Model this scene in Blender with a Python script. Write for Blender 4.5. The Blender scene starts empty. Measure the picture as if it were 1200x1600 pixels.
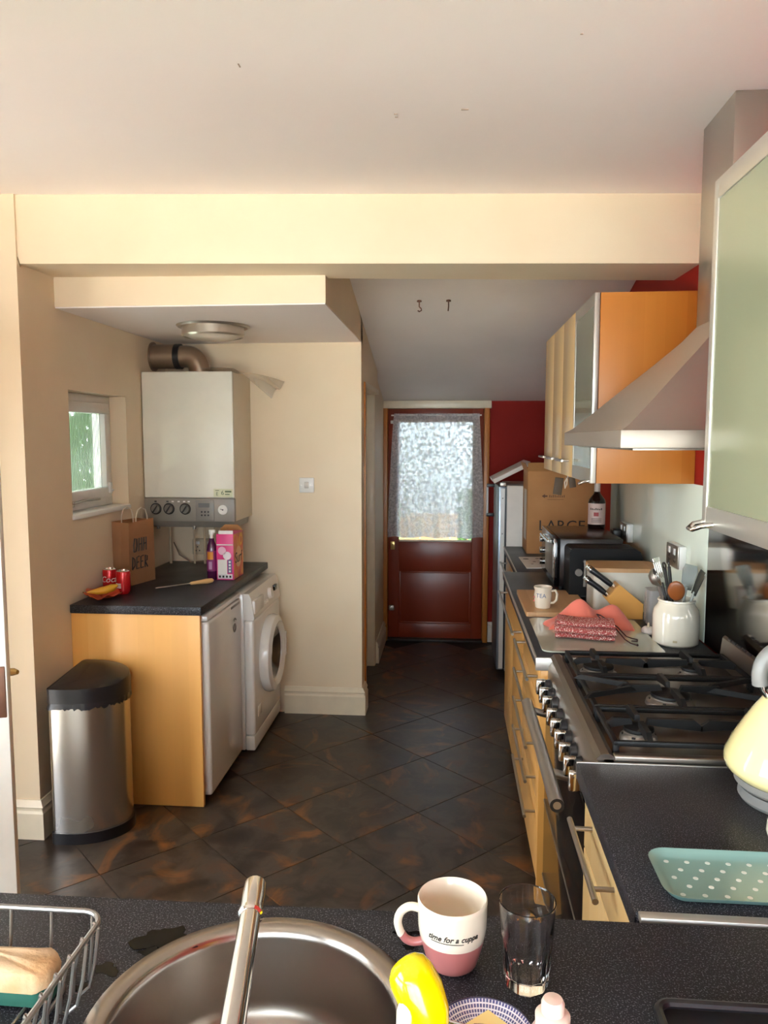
import bpy, bmesh, math, random
from mathutils import Matrix, Vector, Euler, noise as mnoise
random.seed(7)
R = math.radians
PI = math.pi
scn = bpy.context.scene
COL = scn.collection

# ------------------------------------------------------------------ camera, world, exposure
cam_d = bpy.data.cameras.new('camera')
cam_d.sensor_fit = 'HORIZONTAL'; cam_d.sensor_width = 36.0; cam_d.lens = 36.0
cam_d.clip_start = 0.02
cam = bpy.data.objects.new('camera', cam_d); COL.objects.link(cam)
cam.location = (0, 0, 1.62)
cam.rotation_euler = (R(90 - 5.474), 0, R(4.978))
scn.camera = cam

world = bpy.data.worlds.new('sky'); scn.world = world
world.use_nodes = True
bg = world.node_tree.nodes['Background']
bg.inputs['Color'].default_value = (0.89, 0.96, 1.08, 1)
bg.inputs['Strength'].default_value = 15.0
sun_d = bpy.data.lights.new('sun', 'SUN'); sun_d.energy = 60.0; sun_d.angle = R(1.0); sun_d.color = (1.0, 0.98, 0.95)
sun = bpy.data.objects.new('sun', sun_d); COL.objects.link(sun)
sun.rotation_euler = (0, R(38), 0)      # high on the right-hand side of the house: no beam falls in through the windows

def portal(name, loc, rot, sx, sy):
    l = bpy.data.lights.new(name, 'AREA'); l.shape = 'RECTANGLE'; l.size = sx; l.size_y = sy
    l.cycles.is_portal = True
    o = bpy.data.objects.new(name, l); COL.objects.link(o); o.location = loc; o.rotation_euler = rot
    return o
portal('window_portal', (-0.60, -1.70, 1.05), (R(90), 0, 0), 2.8, 2.05)     # daylight through the big window behind the viewer
portal('added_window_portal', (-2.16, -0.25, 1.22), (0, R(-90), 0), 2.3, 2.1)      # daylight through the side window added near the sink
portal('added_doorway_portal', (-2.16, 2.05, 1.02), (0, R(-90), 0), 2.0, 0.36)    # the unseen doorway added at the left for its light
portal('door_portal', (-0.12, 6.20, 1.30), (R(-90), 0, 0), 0.62, 1.0)      # daylight through the back door

scn.view_settings.view_transform = 'Standard'
scn.view_settings.look = 'None'
scn.view_settings.gamma = 1.0
scn.view_settings.use_curve_mapping = False
scn.view_settings.exposure = 0.48
scn.cycles.max_bounces = 16
scn.cycles.diffuse_bounces = 6
scn.cycles.transparent_max_bounces = 12
scn.cycles.sample_clamp_indirect = 6
scn.cycles.caustics_reflective = False
scn.cycles.caustics_refractive = False
scn.cycles.use_denoising = True

# ------------------------------------------------------------------ helpers
def lin(c):
    if isinstance(c, str):
        c = tuple(int(c[i:i+2], 16) for i in (0, 2, 4))
    def f(v):
        v = v / 255.0
        return v / 12.92 if v <= 0.04045 else ((v + 0.055) / 1.055) ** 2.4
    return tuple(f(v) for v in c) + (1.0,)

class Mat:
    """small wrapper that grows a node material"""
    def __init__(s, name, col='808080', rough=0.5, metal=0.0, **k):
        s.m = bpy.data.materials.new(name); s.m.use_nodes = True
        s.nt = s.m.node_tree; s.N = s.nt.nodes; s.L = s.nt.links
        s.p = s.N['Principled BSDF']; s.out = s.N['Material Output']
        s.set('Base Color', lin(col)); s.set('Roughness', rough); s.set('Metallic', metal)
        for a, v in k.items():
            s.set({'spec': 'Specular IOR Level', 'trans': 'Transmission Weight', 'ior': 'IOR', 'alpha': 'Alpha',
                   'coat': 'Coat Weight', 'sheen': 'Sheen Weight', 'sss': 'Subsurface Weight'}[a], v)
        s._co = None
    def set(s, i, v): s.p.inputs[i].default_value = v
    def node(s, t, **k):
        n = s.N.new(t)
        for a, v in k.items(): setattr(n, a, v)
        return n
    def link(s, a, b): s.L.new(a, b)
    def coord(s, which='Object'):
        if s._co is None: s._co = s.node('ShaderNodeTexCoord')
        return s._co.outputs[which]
    def mapped(s, scale=(1, 1, 1), src=None, rot=(0, 0, 0), loc=None):
        mp = s.node('ShaderNodeMapping'); mp.inputs['Scale'].default_value = scale
        mp.inputs['Rotation'].default_value = rot
        s.link(src or s.coord(), mp.inputs['Vector'])
        if loc is not None: s.link(loc, mp.inputs['Location'])
        return mp.outputs[0]
    def noise(s, scale, detail=3, vec=None, rough=0.5, dist=0):
        n = s.node('ShaderNodeTexNoise'); n.inputs['Scale'].default_value = scale
        n.inputs['Detail'].default_value = detail; n.inputs['Roughness'].default_value = rough
        n.inputs['Distortion'].default_value = dist
        s.link(vec or s.coord(), n.inputs['Vector']); return n.outputs['Fac']
    def voronoi(s, scale, vec=None, feature='F1', out='Distance'):
        n = s.node('ShaderNodeTexVoronoi'); n.feature = feature; n.inputs['Scale'].default_value = scale
        s.link(vec or s.coord(), n.inputs['Vector']); return n.outputs[out]
    def ramp(s, fac, stops, interp='LINEAR'):
        r = s.node('ShaderNodeValToRGB'); r.color_ramp.interpolation = interp
        e = r.color_ramp.elements
        while len(e) < len(stops): e.new(0.5)
        for el, (p, c) in zip(e, stops):
            el.position = p; el.color = lin(c) if isinstance(c, (str, tuple)) and not isinstance(c, float) else (c, c, c, 1)
        s.link(fac, r.inputs[0]); return r.outputs[0]
    def math(s, op, a, b=None):
        n = s.node('ShaderNodeMath', operation=op)
        for i, v in enumerate((a, b)):
            if v is None: continue
            if isinstance(v, (int, float)): n.inputs[i].default_value = v
            else: s.link(v, n.inputs[i])
        return n.outputs[0]
    def mix(s, fac, a, b, mode='MIX'):
        n = s.node('ShaderNodeMix', data_type='RGBA', blend_type=mode)
        for sock, v in ((n.inputs[0], fac), (n.inputs[6], a), (n.inputs[7], b)):
            if isinstance(v, (int, float)): sock.default_value = v
            elif isinstance(v, (str, tuple)): sock.default_value = lin(v)
            else: s.link(v, sock)
        return n.outputs[2]
    def color(s, sock): s.link(sock, s.p.inputs['Base Color']); return s
    def roughness(s, sock): s.link(sock, s.p.inputs['Roughness']); return s
    def bump(s, h, strength=0.2, dist=0.01):
        b = s.node('ShaderNodeBump'); b.inputs['Strength'].default_value = strength; b.inputs['Distance'].default_value = dist
        s.link(h, b.inputs['Height']); s.link(b.outputs[0], s.p.inputs['Normal']); return s

def paint(name, c, c2, rough=0.6, scale=1.5):
    m = Mat(name, c, rough, spec=.25)
    n = m.noise(scale, 5)
    m.color(m.ramp(n, [(0.3, c2), (0.62, c)]))
    m.bump(m.noise(90, 3), 0.08, 0.003)
    return m.m

def plain(name, c, rough=0.5, metal=0.0, vary=0.06, **k):
    """a plain finish with faint procedural unevenness in colour and gloss"""
    m = Mat(name, c, rough, metal, **k)
    n = m.noise(14, 4)
    rgb = lin(c)
    lo = m.node('ShaderNodeMix', data_type='RGBA')
    lo.inputs[6].default_value = tuple(v * (1 - vary * 2) for v in rgb[:3]) + (1,)
    lo.inputs[7].default_value = tuple(min(1, v * (1 + vary)) for v in rgb[:3]) + (1,)
    m.link(n, lo.inputs[0]); m.color(lo.outputs[2])
    return m.m

def wood(name, stops, axis='x', stave=0.075, rough=0.38, along='z', grain=1.0):
    m = Mat(name, stops[0], rough)
    sep = m.node('ShaderNodeSeparateXYZ'); m.link(m.coord(), sep.inputs[0])
    ax = {'x': 0, 'y': 1, 'z': 2}
    idx = m.math('FLOOR', m.math('DIVIDE', sep.outputs[ax[axis]], stave))
    wn = m.node('ShaderNodeTexWhiteNoise', noise_dimensions='1D'); m.link(idx, wn.inputs['W'])
    sc = [38, 38, 38]; sc[ax[along]] = 2.5
    g = m.noise(1.0, 4, m.mapped(tuple(sc)))
    soft = m.noise(5, 2)
    base = m.ramp(wn.outputs['Value'], [(0.0, stops[0]), (0.5, stops[1]), (1.0, stops[2])])
    c = m.mix(m.math('MULTIPLY', g, 0.28 * grain), base, stops[3])
    c = m.mix(m.math('MULTIPLY', soft, 0.25), c, stops[0])
    m.color(c)
    return m.m

class MB:
    """collects shapes into one bmesh"""
    def __init__(s): s.bm = bmesh.new(); s.M = Matrix.Identity(4)
    def box(s, x0, x1, y0, y1, z0, z1, b=0.0, seg=2, M=None):
        T = Matrix.Translation(((x0+x1)/2, (y0+y1)/2, (z0+z1)/2)) @ Matrix.Diagonal((abs(x1-x0), abs(y1-y0), abs(z1-z0), 1))
        r = bmesh.ops.create_cube(s.bm, size=1.0, matrix=s.M @ (M or Matrix.Identity(4)) @ T)
        if b > 0:
            ed = list({e for v in r['verts'] for e in v.link_edges})
            bmesh.ops.bevel(s.bm, geom=ed, offset=b, segments=seg, affect='EDGES', profile=0.5, clamp_overlap=True)
        return s
    def cyl(s, p0, p1, r0, r1=None, n=20, cap=True):
        p0 = Vector(p0); p1 = Vector(p1); d = p1 - p0
        q = d.to_track_quat('Z', 'Y').to_matrix().to_4x4()
        bmesh.ops.create_cone(s.bm, cap_ends=cap, segments=n, radius1=r0, radius2=r0 if r1 is None else r1, depth=d.length,
                              matrix=s.M @ Matrix.Translation((p0+p1)/2) @ q)
        return s
    def sph(s, c, r, sx=1, sy=1, sz=1, n=16):
        bmesh.ops.create_uvsphere(s.bm, u_segments=n, v_segments=max(6, n//2), radius=r,
                                  matrix=s.M @ Matrix.Translation(c) @ Matrix.Diagonal((sx, sy, sz, 1)))
        return s
    def raw(s, verts, faces):
        vs = [s.bm.verts.new(s.M @ Vector(v)) for v in verts]
        for f in faces:
            try: s.bm.faces.new([vs[i] for i in f])
            except ValueError: pass
        return s
    def lathe(s, prof, c=(0, 0, 0), n=28, axis='z', a0=0.0, a1=2*PI, poly=None):
        full = abs(a1 - a0 - 2*PI) < 1e-6
        k = n if full else n + 1
        vs = []
        for r, z in prof:
            for i in range(k):
                a = a0 + (a1 - a0) * i / n
                p = (r*math.cos(a), r*math.sin(a), z)
                if axis == 'x': p = (p[2], p[0], p[1])
                elif axis == 'y': p = (p[0], p[2], p[1])
                vs.append((p[0]+c[0], p[1]+c[1], p[2]+c[2]))
        fs = []
        for j in range(len(prof)-1):
            for i in range(n):
                a = j*k + i; b = j*k + (i+1) % k
                fs.append((a, b, b+k, a+k))
        s.raw(vs, fs)
        s.bm.verts.ensure_lookup_table()
        bmesh.ops.remove_doubles(s.bm, verts=s.bm.verts[-len(vs):], dist=1e-6)
        return s
    def tube(s, path, r, n=8, closed=False, cap=True):
        P = [Vector(p) for p in path]; m = len(P)
        rr = r if isinstance(r, (list, tuple)) else [r]*m
        T = []
        for i in range(m):
            a = P[(i-1) % m] if (closed or i > 0) else P[i]
            b = P[(i+1) % m] if (closed or i < m-1) else P[i]
            t = (b - a); T.append(t.normalized() if t.length > 1e-9 else Vector((0, 0, 1)))
        u = T[0].orthogonal().normalized(); vs = []
        for i in range(m):
            if i: 
                q = T[i-1].rotation_difference(T[i]); u = q @ u
            w = T[i].cross(u).normalized(); u = w.cross(T[i]).normalized()
            for k in range(n):
                a = 2*PI*k/n; vs.append(P[i] + (u*math.cos(a) + w*math.sin(a))*rr[i])
        fs = []
        for i in range(m if closed else m-1):
            for k in range(n):
                a = i*n+k; b = i*n+(k+1) % n; c = ((i+1) % m)*n
                fs.append((a, b, c+(k+1) % n, c+k))
        if cap and not closed:
            fs.append(tuple(range(n-1, -1, -1))); fs.append(tuple((m-1)*n+k for k in range(n)))
        return s.raw(vs, fs)
    def prism(s, poly, axis, a, b):
        """extrude a 2-D outline: axis x -> poly is (y,z); y -> (x,z); z -> (x,y)"""
        def P(p, t):
            return {'x': (t, p[0], p[1]), 'y': (p[0], t, p[1]), 'z': (p[0], p[1], t)}[axis]
        n = len(poly)
        vs = [P(p, a) for p in poly] + [P(p, b) for p in poly]
        fs = [tuple(range(n-1, -1, -1)), tuple(range(n, 2*n))] + [(i, (i+1) % n, n+(i+1) % n, n+i) for i in range(n)]
        return s.raw(vs, fs)
    def grid(s, f, nu, nv, thick=0.0):
        vs = [f(i/nu, j/nv) for j in range(nv+1) for i in range(nu+1)]
        fs = [(j*(nu+1)+i, j*(nu+1)+i+1, (j+1)*(nu+1)+i+1, (j+1)*(nu+1)+i) for j in range(nv) for i in range(nu)]
        if not thick: return s.raw(vs, fs)
        t = MB(); t.raw(vs, fs); t.bm.normal_update()
        bmesh.ops.solidify(t.bm, geom=t.bm.faces[:], thickness=thick)
        me = bpy.data.meshes.new('t'); t.bm.to_mesh(me); s.bm.from_mesh(me); bpy.data.meshes.remove(me); t.bm.free()
        return s
    def text(s, body, size, M, depth=0.0006, bend=None, shear=0.0, align='CENTER', sx=1.0, bold=0.0):
        cu = bpy.data.curves.new('t', 'FONT'); cu.body = body; cu.size = size; cu.extrude = depth; cu.shear = shear; cu.offset = bold
        cu.align_x = align; cu.align_y = 'CENTER'; cu.resolution_u = 3
        o = bpy.data.objects.new('t', cu); COL.objects.link(o)
        dg = bpy.context.evaluated_depsgraph_get()
        me = bpy.data.meshes.new_from_object(o.evaluated_get(dg))
        bpy.data.objects.remove(o); bpy.data.curves.remove(cu)
        for v in me.vertices:
            v.co.x *= sx
            if bend: v.co = bend(v.co)
        me.transform(s.M @ M)
        s.bm.from_mesh(me); bpy.data.meshes.remove(me)
        return s

ROOT = {}
def obj(name, mb, mat, parent=None, local=False, smooth=38, recalc=True):
    """link the collected shapes as ONE mesh object; shapes are given in world space unless local"""
    bm = mb.bm
    if recalc: bmesh.ops.recalc_face_normals(bm, faces=bm.faces[:])
    me = bpy.data.meshes.new(name); bm.to_mesh(me); bm.free()
    me.materials.append(mat)
    if smooth:
        me.polygons.foreach_set('use_smooth', [True]*len(me.polygons))
        me.set_sharp_from_angle(angle=R(smooth))
    o = bpy.data.objects.new(name, me); COL.objects.link(o)
    if parent is not None:
        o.parent = parent
        if not local: me.transform(ROOT[parent.name].inverted())
        ROOT[o.name] = ROOT[parent.name]
    else: ROOT[o.name] = Matrix.Identity(4)
    return o
def tag(o, label, cat, group=None):
    o['label'] = label; o['category'] = cat
    if group: o['group'] = group
    return o
def thing(name, label, cat, loc=(0, 0, 0), rz=0.0, group=None):
    o = bpy.data.objects.new(name, None); COL.objects.link(o)
    o.empty_display_size = 0.1
    o.location = loc; o.rotation_euler = (0, 0, rz)
    ROOT[o.name] = Matrix.Translation(loc) @ Matrix.Rotation(rz, 4, 'Z')
    return tag(o, label, cat, group)
def struct(name, mb, mat, label=None, parent=None, **k):
    o = obj(name, mb, mat, parent, **k)
    if parent is None:
        o['kind'] = 'structure'; o['category'] = name.split('_')[0]
        if label: o['label'] = label
    return o
def sgroup(name, label, cat, loc=(0, 0, 0)):
    o = thing(name, label, cat, loc); o['kind'] = 'structure'; return o
def bar_handle(parent, p0, p1, out, r=0.006, mat=None, name='handle', inset=0.04, local=False):
    """straight steel bar on two stubs; out = vector from bar back to the front it is fixed to"""
    p0 = Vector(p0); p1 = Vector(p1); out = Vector(out); d = (p1-p0).normalized()
    mb = MB().cyl(p0, p1, r, n=12)
    for q in (p0 + d*inset, p1 - d*inset): mb.cyl(q, q+out, r*0.8, n=10)
    return obj(name, mb, mat, parent, local=local)
def spline(P, n=6):
    P = [Vector(p) for p in P]; out = []
    for i in range(len(P)-1):
        a = P[max(0, i-1)]; b = P[i]; c = P[i+1]; d = P[min(len(P)-1, i+2)]
        for k in range(n):
            t = k/n
            out.append(.5*((2*b) + (c-a)*t + (2*a-5*b+4*c-d)*t*t + (3*b-a-3*c+d)*t*t*t))
    return out + [P[-1]]
def arc(cx, cy, r, a0, a1, n):
    return [(cx + r*math.cos(a0+(a1-a0)*i/n), cy + r*math.sin(a0+(a1-a0)*i/n)) for i in range(n+1)]
def rrect(x0, x1, y0, y1, r, n=5):
    return arc(x1-r, y1-r, r, 0, PI/2, n) + arc(x0+r, y1-r, r, PI/2, PI, n) + arc(x0+r, y0+r, r, PI, 1.5*PI, n) + arc(x1-r, y0+r, r, 1.5*PI, 2*PI, n)

# ------------------------------------------------------------------ materials
CREAM = paint('cream_paint', 'e6d5ba', 'dfcaad', 0.55)
CEILW = paint('ceiling_paint', 'f8f0ee', 'f3eae7', 0.7, 0.8)
HALLC = paint('hall_ceiling_paint', 'efe8e4', 'e6deda', 0.6)
REDW = paint('red_paint', '8e190d', '83150a', 0.7)
WHITEW = plain('white_gloss_paint', 'f3ede3', 0.35)
CREAMG = plain('cream_gloss_paint', 'e6dac2', 0.35)
PVC = plain('white_plastic', 'e8e6e2', 0.3)
BIRCH_X = wood('birch_panel_x', ['d79a4b', 'e0ab5e', 'ca8a3d', 'b87630'], 'x')
BIRCH_END = wood('birch_end_panel', ['ecb262', 'f2bf74', 'e2a452', 'cf8f40'], 'x')
BIRCH_WALL = wood('birch_wall_cupboard', ['b36f28', 'bf7b31', 'a76220', '94541a'], 'x')
BIRCH_Y = wood('birch_panel_y', ['d79a4b', 'e0ab5e', 'ca8a3d', 'b87630'], 'y')
PALE_Y = wood('birch_door_pale', ['ecc88c', 'f0d29c', 'e4bc7c', 'cfa268'], 'y', 0.09, 0.25)
BLACKM = plain('matt_black_plastic', '0d0c0d', 0.5, 0, .1, spec=.2)
DRAWER_Y = wood('birch_drawer_front', ['d9a35c', 'e0b06c', 'cf964c', 'bb8240'], 'y', 0.3, 0.3, along='y')
BOARD = wood('chopping_wood', ['c79c6f', 'cfa679', 'bb8e60', 'a67a4e'], 'x', 0.05, 0.5, along='y')
PALEWOOD = wood('pale_turned_wood', ['d9ad73', 'dfb67e', 'cfa063', 'b98a50'], 'x', 0.2, 0.4, along='y', grain=0.6)
BLOCKW = wood('knife_block_wood', ['d49a4c', 'daa457', 'cc9042', 'b87c34'], 'y', 0.08, 0.4, along='x')
DOORRED = wood('red_brown_door_wood', ['7c2d16', '843318', '742812', '5c1d0a'], 'x', 0.4, 0.32, grain=0.8)
JAMB = wood('varnished_pine', ['b5702f', 'bd7836', 'ab6628', '94541d'], 'x', 0.4, 0.35)
def brushed(name, c, rough, scale):
    m = Mat(name, c, rough, 1.0)
    n = m.noise(3.0, 2)
    r = m.node('ShaderNodeMapRange'); r.inputs[3].default_value = rough - .03; r.inputs[4].default_value = rough + .04
    m.link(n, r.inputs[0]); m.roughness(r.outputs[0])
    return m.m
STEEL = brushed('brushed_steel', 'b4aaa0', 0.42, (4, 4, 300))
STEELV = brushed('brushed_steel_vertical_grain', 'cfcac3', 0.26, (300, 300, 4))
STEELD = brushed('dull_steel', 'b1aaa2', 0.38, (60, 60, 60))
COOKS = brushed('cooker_steel', '8c837a', 0.33, (60, 60, 60))
STEELS = brushed('splash_steel', 'b5aba2', 0.09, (4, 3, 260))
CHROME = plain('chrome', 'dcdad6', 0.08, 1.0, 0.02)
ALU = plain('satin_aluminium', 'cfcac2', 0.4, 0.85, 0.03)
BRASS = plain('worn_brass', 'b9975a', 0.35, 0.9, 0.15)
RUST = plain('dark_lock_plate', '6d4a38', 0.5, 0.6, 0.2)
BLACKP = plain('black_plastic', '17161a', 0.35)
BLACKG = plain('black_gloss', '0c0b0c', 0.1)
IRON = plain('cast_iron', '141211', 0.5, 0.0, 0.2, spec=.3)
ENAMEL = plain('dark_hob_plate', '6f655d', 0.3, 0.9, 0.1)
GREYP = plain('grey_plastic', '77716a', 0.45)
BOILW = plain('boiler_white_enamel', 'e8e5d8', 0.15, 0, 0.03, coat=0.7)
BOILS = plain('boiler_side_enamel', 'd8cbb6', 0.35, 0, 0.03)
APPL = plain('appliance_white', 'e2dfdb', 0.22, 0, 0.02, coat=0.3)
CERAM = plain('cream_stoneware', 'e6dcc8', 0.15, 0, 0.04, coat=0.6)
MUGW = plain('white_glaze', 'e0d3bf', 0.18, 0, 0.02, coat=0.5)
MUGP = plain('pink_glaze', 'b06a66', 0.3, 0, 0.05, coat=0.4)
INK = plain('dark_ink', '2a2320', 0.6)
GREYINK = plain('grey_ink', '6b635c', 0.6)
YEL = plain('yellow_plastic', 'f2de00', 0.16, 0, 0.04, coat=0.5)
KCREAM = plain('kettle_cream_enamel', 'e8d69a', 0.12, 0, 0.03, coat=0.7)
KGREY = plain('kettle_grey_plastic', '7b7976', 0.4)
def water_mat():
    m = Mat('wet_film', '060608', 0.12, spec=0.15); m.bump(m.noise(30, 2), 0.05, 0.002); return m.m
WATER = water_mat()
def kraft(name, a, b):
    m = Mat(name, a, 0.75); n = m.noise(6, 5); f = m.noise(1, 3, m.mapped((4, 4, 160)))
    m.color(m.mix(m.math('MULTIPLY', f, 0.25), m.ramp(n, [(0.3, b), (0.7, a)]), b)); return m.m
KRAFT = kraft('kraft_paper', 'cb9a70', 'bf8e64')
CARD = kraft('cardboard', 'b78452', 'ab7847')
def worktop_mat():
    m = Mat('speckled_dark_laminate', '2d2e34', 0.3, spec=.24)
    n1 = m.noise(420, 2); n2 = m.noise(60, 4); n3 = m.noise(6, 3)
    sp = m.ramp(n1, [(0.42, '17161a'), (0.58, '232226'), (0.64, '74737b')])
    m.color(m.mix(m.math('MULTIPLY', n2, 0.45), sp, '1c1b20'))
    r = m.node('ShaderNodeMapRange'); r.inputs[3].default_value = 0.26; r.inputs[4].default_value = 0.46
    m.link(n3, r.inputs[0]); m.roughness(r.outputs[0])
    m.bump(n1, 0.12, 0.001)
    return m.m
TOP = worktop_mat()
def tile_mat():
    m = Mat('slate_look_tile', '3b342e', 0.36, spec=.38)
    oi = m.node('ShaderNodeObjectInfo')
    cmb = m.node('ShaderNodeCombineXYZ')
    m.link(m.math('MULTIPLY', oi.outputs['Random'], 37.0), cmb.inputs[0]); m.link(m.math('MULTIPLY', oi.outputs['Random'], 91.0), cmb.inputs[1])
    v = m.mapped((1, 1, 1), loc=cmb.outputs[0])
    a = m.noise(6.5, 6, v, 0.62, 0.6); b = m.noise(4.2, 4, m.mapped((1.0, 1.6, 1), loc=cmb.outputs[0]), 0.55, 0.8); c = m.noise(26, 4, v)
    base = m.ramp(a, [(0.30, '17110f'), (0.43, '30241d'), (0.55, '453d34'), (0.68, '563825')])
    rust = m.ramp(b, [(0.55, 0.0), (0.70, 0.85)])
    col = m.mix(rust, base, '8a5625')
    col = m.mix(m.math('MULTIPLY', c, 0.3), col, '2c221c')
    col = m.mix(m.math('MULTIPLY', oi.outputs['Random'], 0.25), col, '26211f')
    m.color(col)
    r = m.node('ShaderNodeMapRange'); r.inputs[3].default_value = 0.24; r.inputs[4].default_value = 0.5
    m.link(a, r.inputs[0]); m.roughness(r.outputs[0])
    m.bump(a, 0.25, 0.004)
    return m.m
TILE = tile_mat()
GROUT = plain('tile_joint', '191614', 0.7)
def glass(name, tint='ffffff', rough=0.0, ior=1.45):
    return Mat(name, tint, rough, trans=1.0, ior=ior).m
GLASS = glass('clear_glass')
def pane_mat(name, tint, gl=0.12, rough=0.02):
    """thin window glass: lets light straight through, with a faint reflection"""
    m = Mat(name); m.N.remove(m.p)
    t = m.node('ShaderNodeBsdfTransparent'); t.inputs[0].default_value = lin(tint)
    g = m.node('ShaderNodeBsdfGlossy'); g.inputs['Roughness'].default_value = rough
    f = m.node('ShaderNodeFresnel'); f.inputs[0].default_value = 1.45
    x = m.node('ShaderNodeMixShader'); m.link(f.outputs[0], x.inputs[0]); m.link(t.outputs[0], x.inputs[1]); m.link(g.outputs[0], x.inputs[2])
    m.link(x.outputs[0], m.out.inputs[0]); return m.m
PANE = pane_mat('window_pane', 'f4f8f6')
def reeded():
    m = Mat('reeded_obscure_glass'); m.N.remove(m.p)
    t = m.node('ShaderNodeBsdfTransparent'); t.inputs[0].default_value = lin('b9c2b2')
    rf = m.node('ShaderNodeBsdfRefraction'); rf.inputs['Roughness'].default_value = 0.35; rf.inputs['IOR'].default_value = 1.25; rf.inputs[0].default_value = lin('bcc6b8')
    g = m.node('ShaderNodeBsdfGlossy'); g.inputs['Roughness'].default_value = 0.2
    x = m.node('ShaderNodeMixShader'); x.inputs[0].default_value = 0.75; m.link(t.outputs[0], x.inputs[1]); m.link(rf.outputs[0], x.inputs[2])
    y = m.node('ShaderNodeMixShader'); y.inputs[0].default_value = 0.08; m.link(x.outputs[0], y.inputs[1]); m.link(g.outputs[0], y.inputs[2])
    m.link(y.outputs[0], m.out.inputs[0]); return m.m
REED = reeded()
FROST = Mat('frosted_green_glass', '787b64', 0.2, spec=0.4, coat=0.25).m
SPLASH = Mat('pale_green_backpainted_glass', 'dbe3d4', 0.02, spec=.4).m
def lace():
    m = Mat('lace_fabric'); m.N.remove(m.p)
    v = m.mapped((1, 0.2, 1))
    d = m.voronoi(95, v, 'DISTANCE_TO_EDGE'); n = m.noise(38, 3, v); n2 = m.noise(150, 2, v)
    holes = m.math('MULTIPLY', m.math('GREATER_THAN', d, 0.07), m.math('LESS_THAN', n, 0.52))
    fac = m.math('MULTIPLY_ADD', holes, -0.22)
    m.N[fac.node.name].inputs[2].default_value = 0.985
    t = m.node('ShaderNodeBsdfTransparent')
    df = m.node('ShaderNodeBsdfDiffuse'); df.inputs[0].default_value = lin('e9e6e6')
    tl = m.node('ShaderNodeBsdfTranslucent'); tl.inputs[0].default_value = lin('e2e4ee')
    a = m.node('ShaderNodeMixShader'); a.inputs[0].default_value = 0.52; m.link(m.mix(m.math('GREATER_THAN', m.noise(62, 4, v), .5), 'f6f8ff', 'c2c6d2'), tl.inputs[0]); m.link(df.outputs[0], a.inputs[1]); m.link(tl.outputs[0], a.inputs[2])
    b = m.node('ShaderNodeMixShader'); m.link(fac, b.inputs[0]); m.link(t.outputs[0], b.inputs[1]); m.link(a.outputs[0], b.inputs[2])
    m.link(b.outputs[0], m.out.inputs[0]); return m.m
LACE = lace()
def film(name, tint, op):
    m = Mat(name, tint, 0.25); t = m.node('ShaderNodeBsdfTransparent'); x = m.node('ShaderNodeMixShader'); x.inputs[0].default_value = op
    m.link(t.outputs[0], x.inputs[1]); m.link(m.p.outputs[0], x.inputs[2]); m.link(x.outputs[0], m.out.inputs[0]); return m.m
FILM = film('clear_polythene', 'e6dccd', 0.4)
FOGGY = film('foggy_plastic', 'b9b4b4', 0.55)
def foliage(name, a, b):
    m = Mat(name, a, 0.6); n = m.noise(9, 5); m.color(m.ramp(n, [(0.3, b), (0.7, a)])); return m.m
LEAF = foliage('hedge_leaf', '6d9048', '2e5224')
GRASS = foliage('lawn', '83a653', '55803a')
PAVING = foliage('paving', 'e4dccf', 'd6ccbc')

# ------------------------------------------------------------------ the setting
WX = 0.90          # right wall
LX = -1.65         # niche left wall
def hallz(y): return 1.91 + 0.229*(6.08 - y)

floor = struct('floor', MB().box(-2.2, 1.0, -1.75, 6.2, -0.10, -0.004), GROUT, 'dark slate-look tiled kitchen floor laid diagonally')
def make_tiles():
    h = 0.29; g = 0.0022
    mb = MB(); d = h - g*1.41
    mb.raw([(d, 0, 0), (0, d, 0), (-d, 0, 0), (0, -d, 0), (d+.0015, 0, -.004), (0, d+.0015, -.004), (-d-.0015, 0, -.004), (0, -d-.0015, -.004)],
           [(0, 1, 2, 3), (0, 4, 5, 1), (1, 5, 6, 2), (2, 6, 7, 3), (3, 7, 4, 0)])
    bm = mb.bm; bmesh.ops.recalc_face_normals(bm, faces=bm.faces[:])
    me = bpy.data.meshes.new('tile'); bm.to_mesh(me); me.materials.append(TILE)
    x0, y0 = -0.131, 3.78 - h
    n = 0
    for i in range(-6, 5):
        for j in range(-12, 9):
            if (i + j) % 2: continue
            x = x0 + i*h; y = y0 + j*h
            if not (-1.95 < x < 0.75 and 0.6 < y < 6.12): continue
            if y > 4.6 and x < -0.75: continue
            o = bpy.data.objects.new('tile', me); COL.objects.link(o); o.parent = floor
            o.location = (x, y, 0.0); o.rotation_euler = (0, 0, random.choice((0, 1, 2, 3))*PI/2)
            n += 1
make_tiles()

# ceilings
mb = MB(); mb.raw([(-2.2, -1.75, 2.545), (1.0, -1.75, 2.50), (1.0, 3.1, 2.50), (-2.2, 3.1, 2.545),
                   (-2.2, -1.75, 2.65), (1.0, -1.75, 2.65), (1.0, 3.1, 2.65), (-2.2, 3.1, 2.65)],
                  [(0, 1, 2, 3), (4, 5, 6, 7), (0, 1, 5, 4), (1, 2, 6, 5), (2, 3, 7, 6), (3, 0, 4, 7)])
ceiling = struct('ceiling', mb, CEILW, 'white painted kitchen ceiling with faint stains and old screw holes')
mb = MB()
for x, y, w, d in ((-0.16, 2.22, .005, .002), (-0.16, 2.24, .004, .002), (0.03, 2.2, .010, .003), (-0.52, 1.92, .0015, .008), (.28, 1.82, .003, .002)):
    z = 2.545 - (x + 2.2)*0.045/3.2
    mb.box(x-w, x+w, y-d, y+d, z-.002, z+.002)
obj('screw_mark', mb, plain('dark_plug_hole', 'a8968a', 0.8), ceiling)
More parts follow.
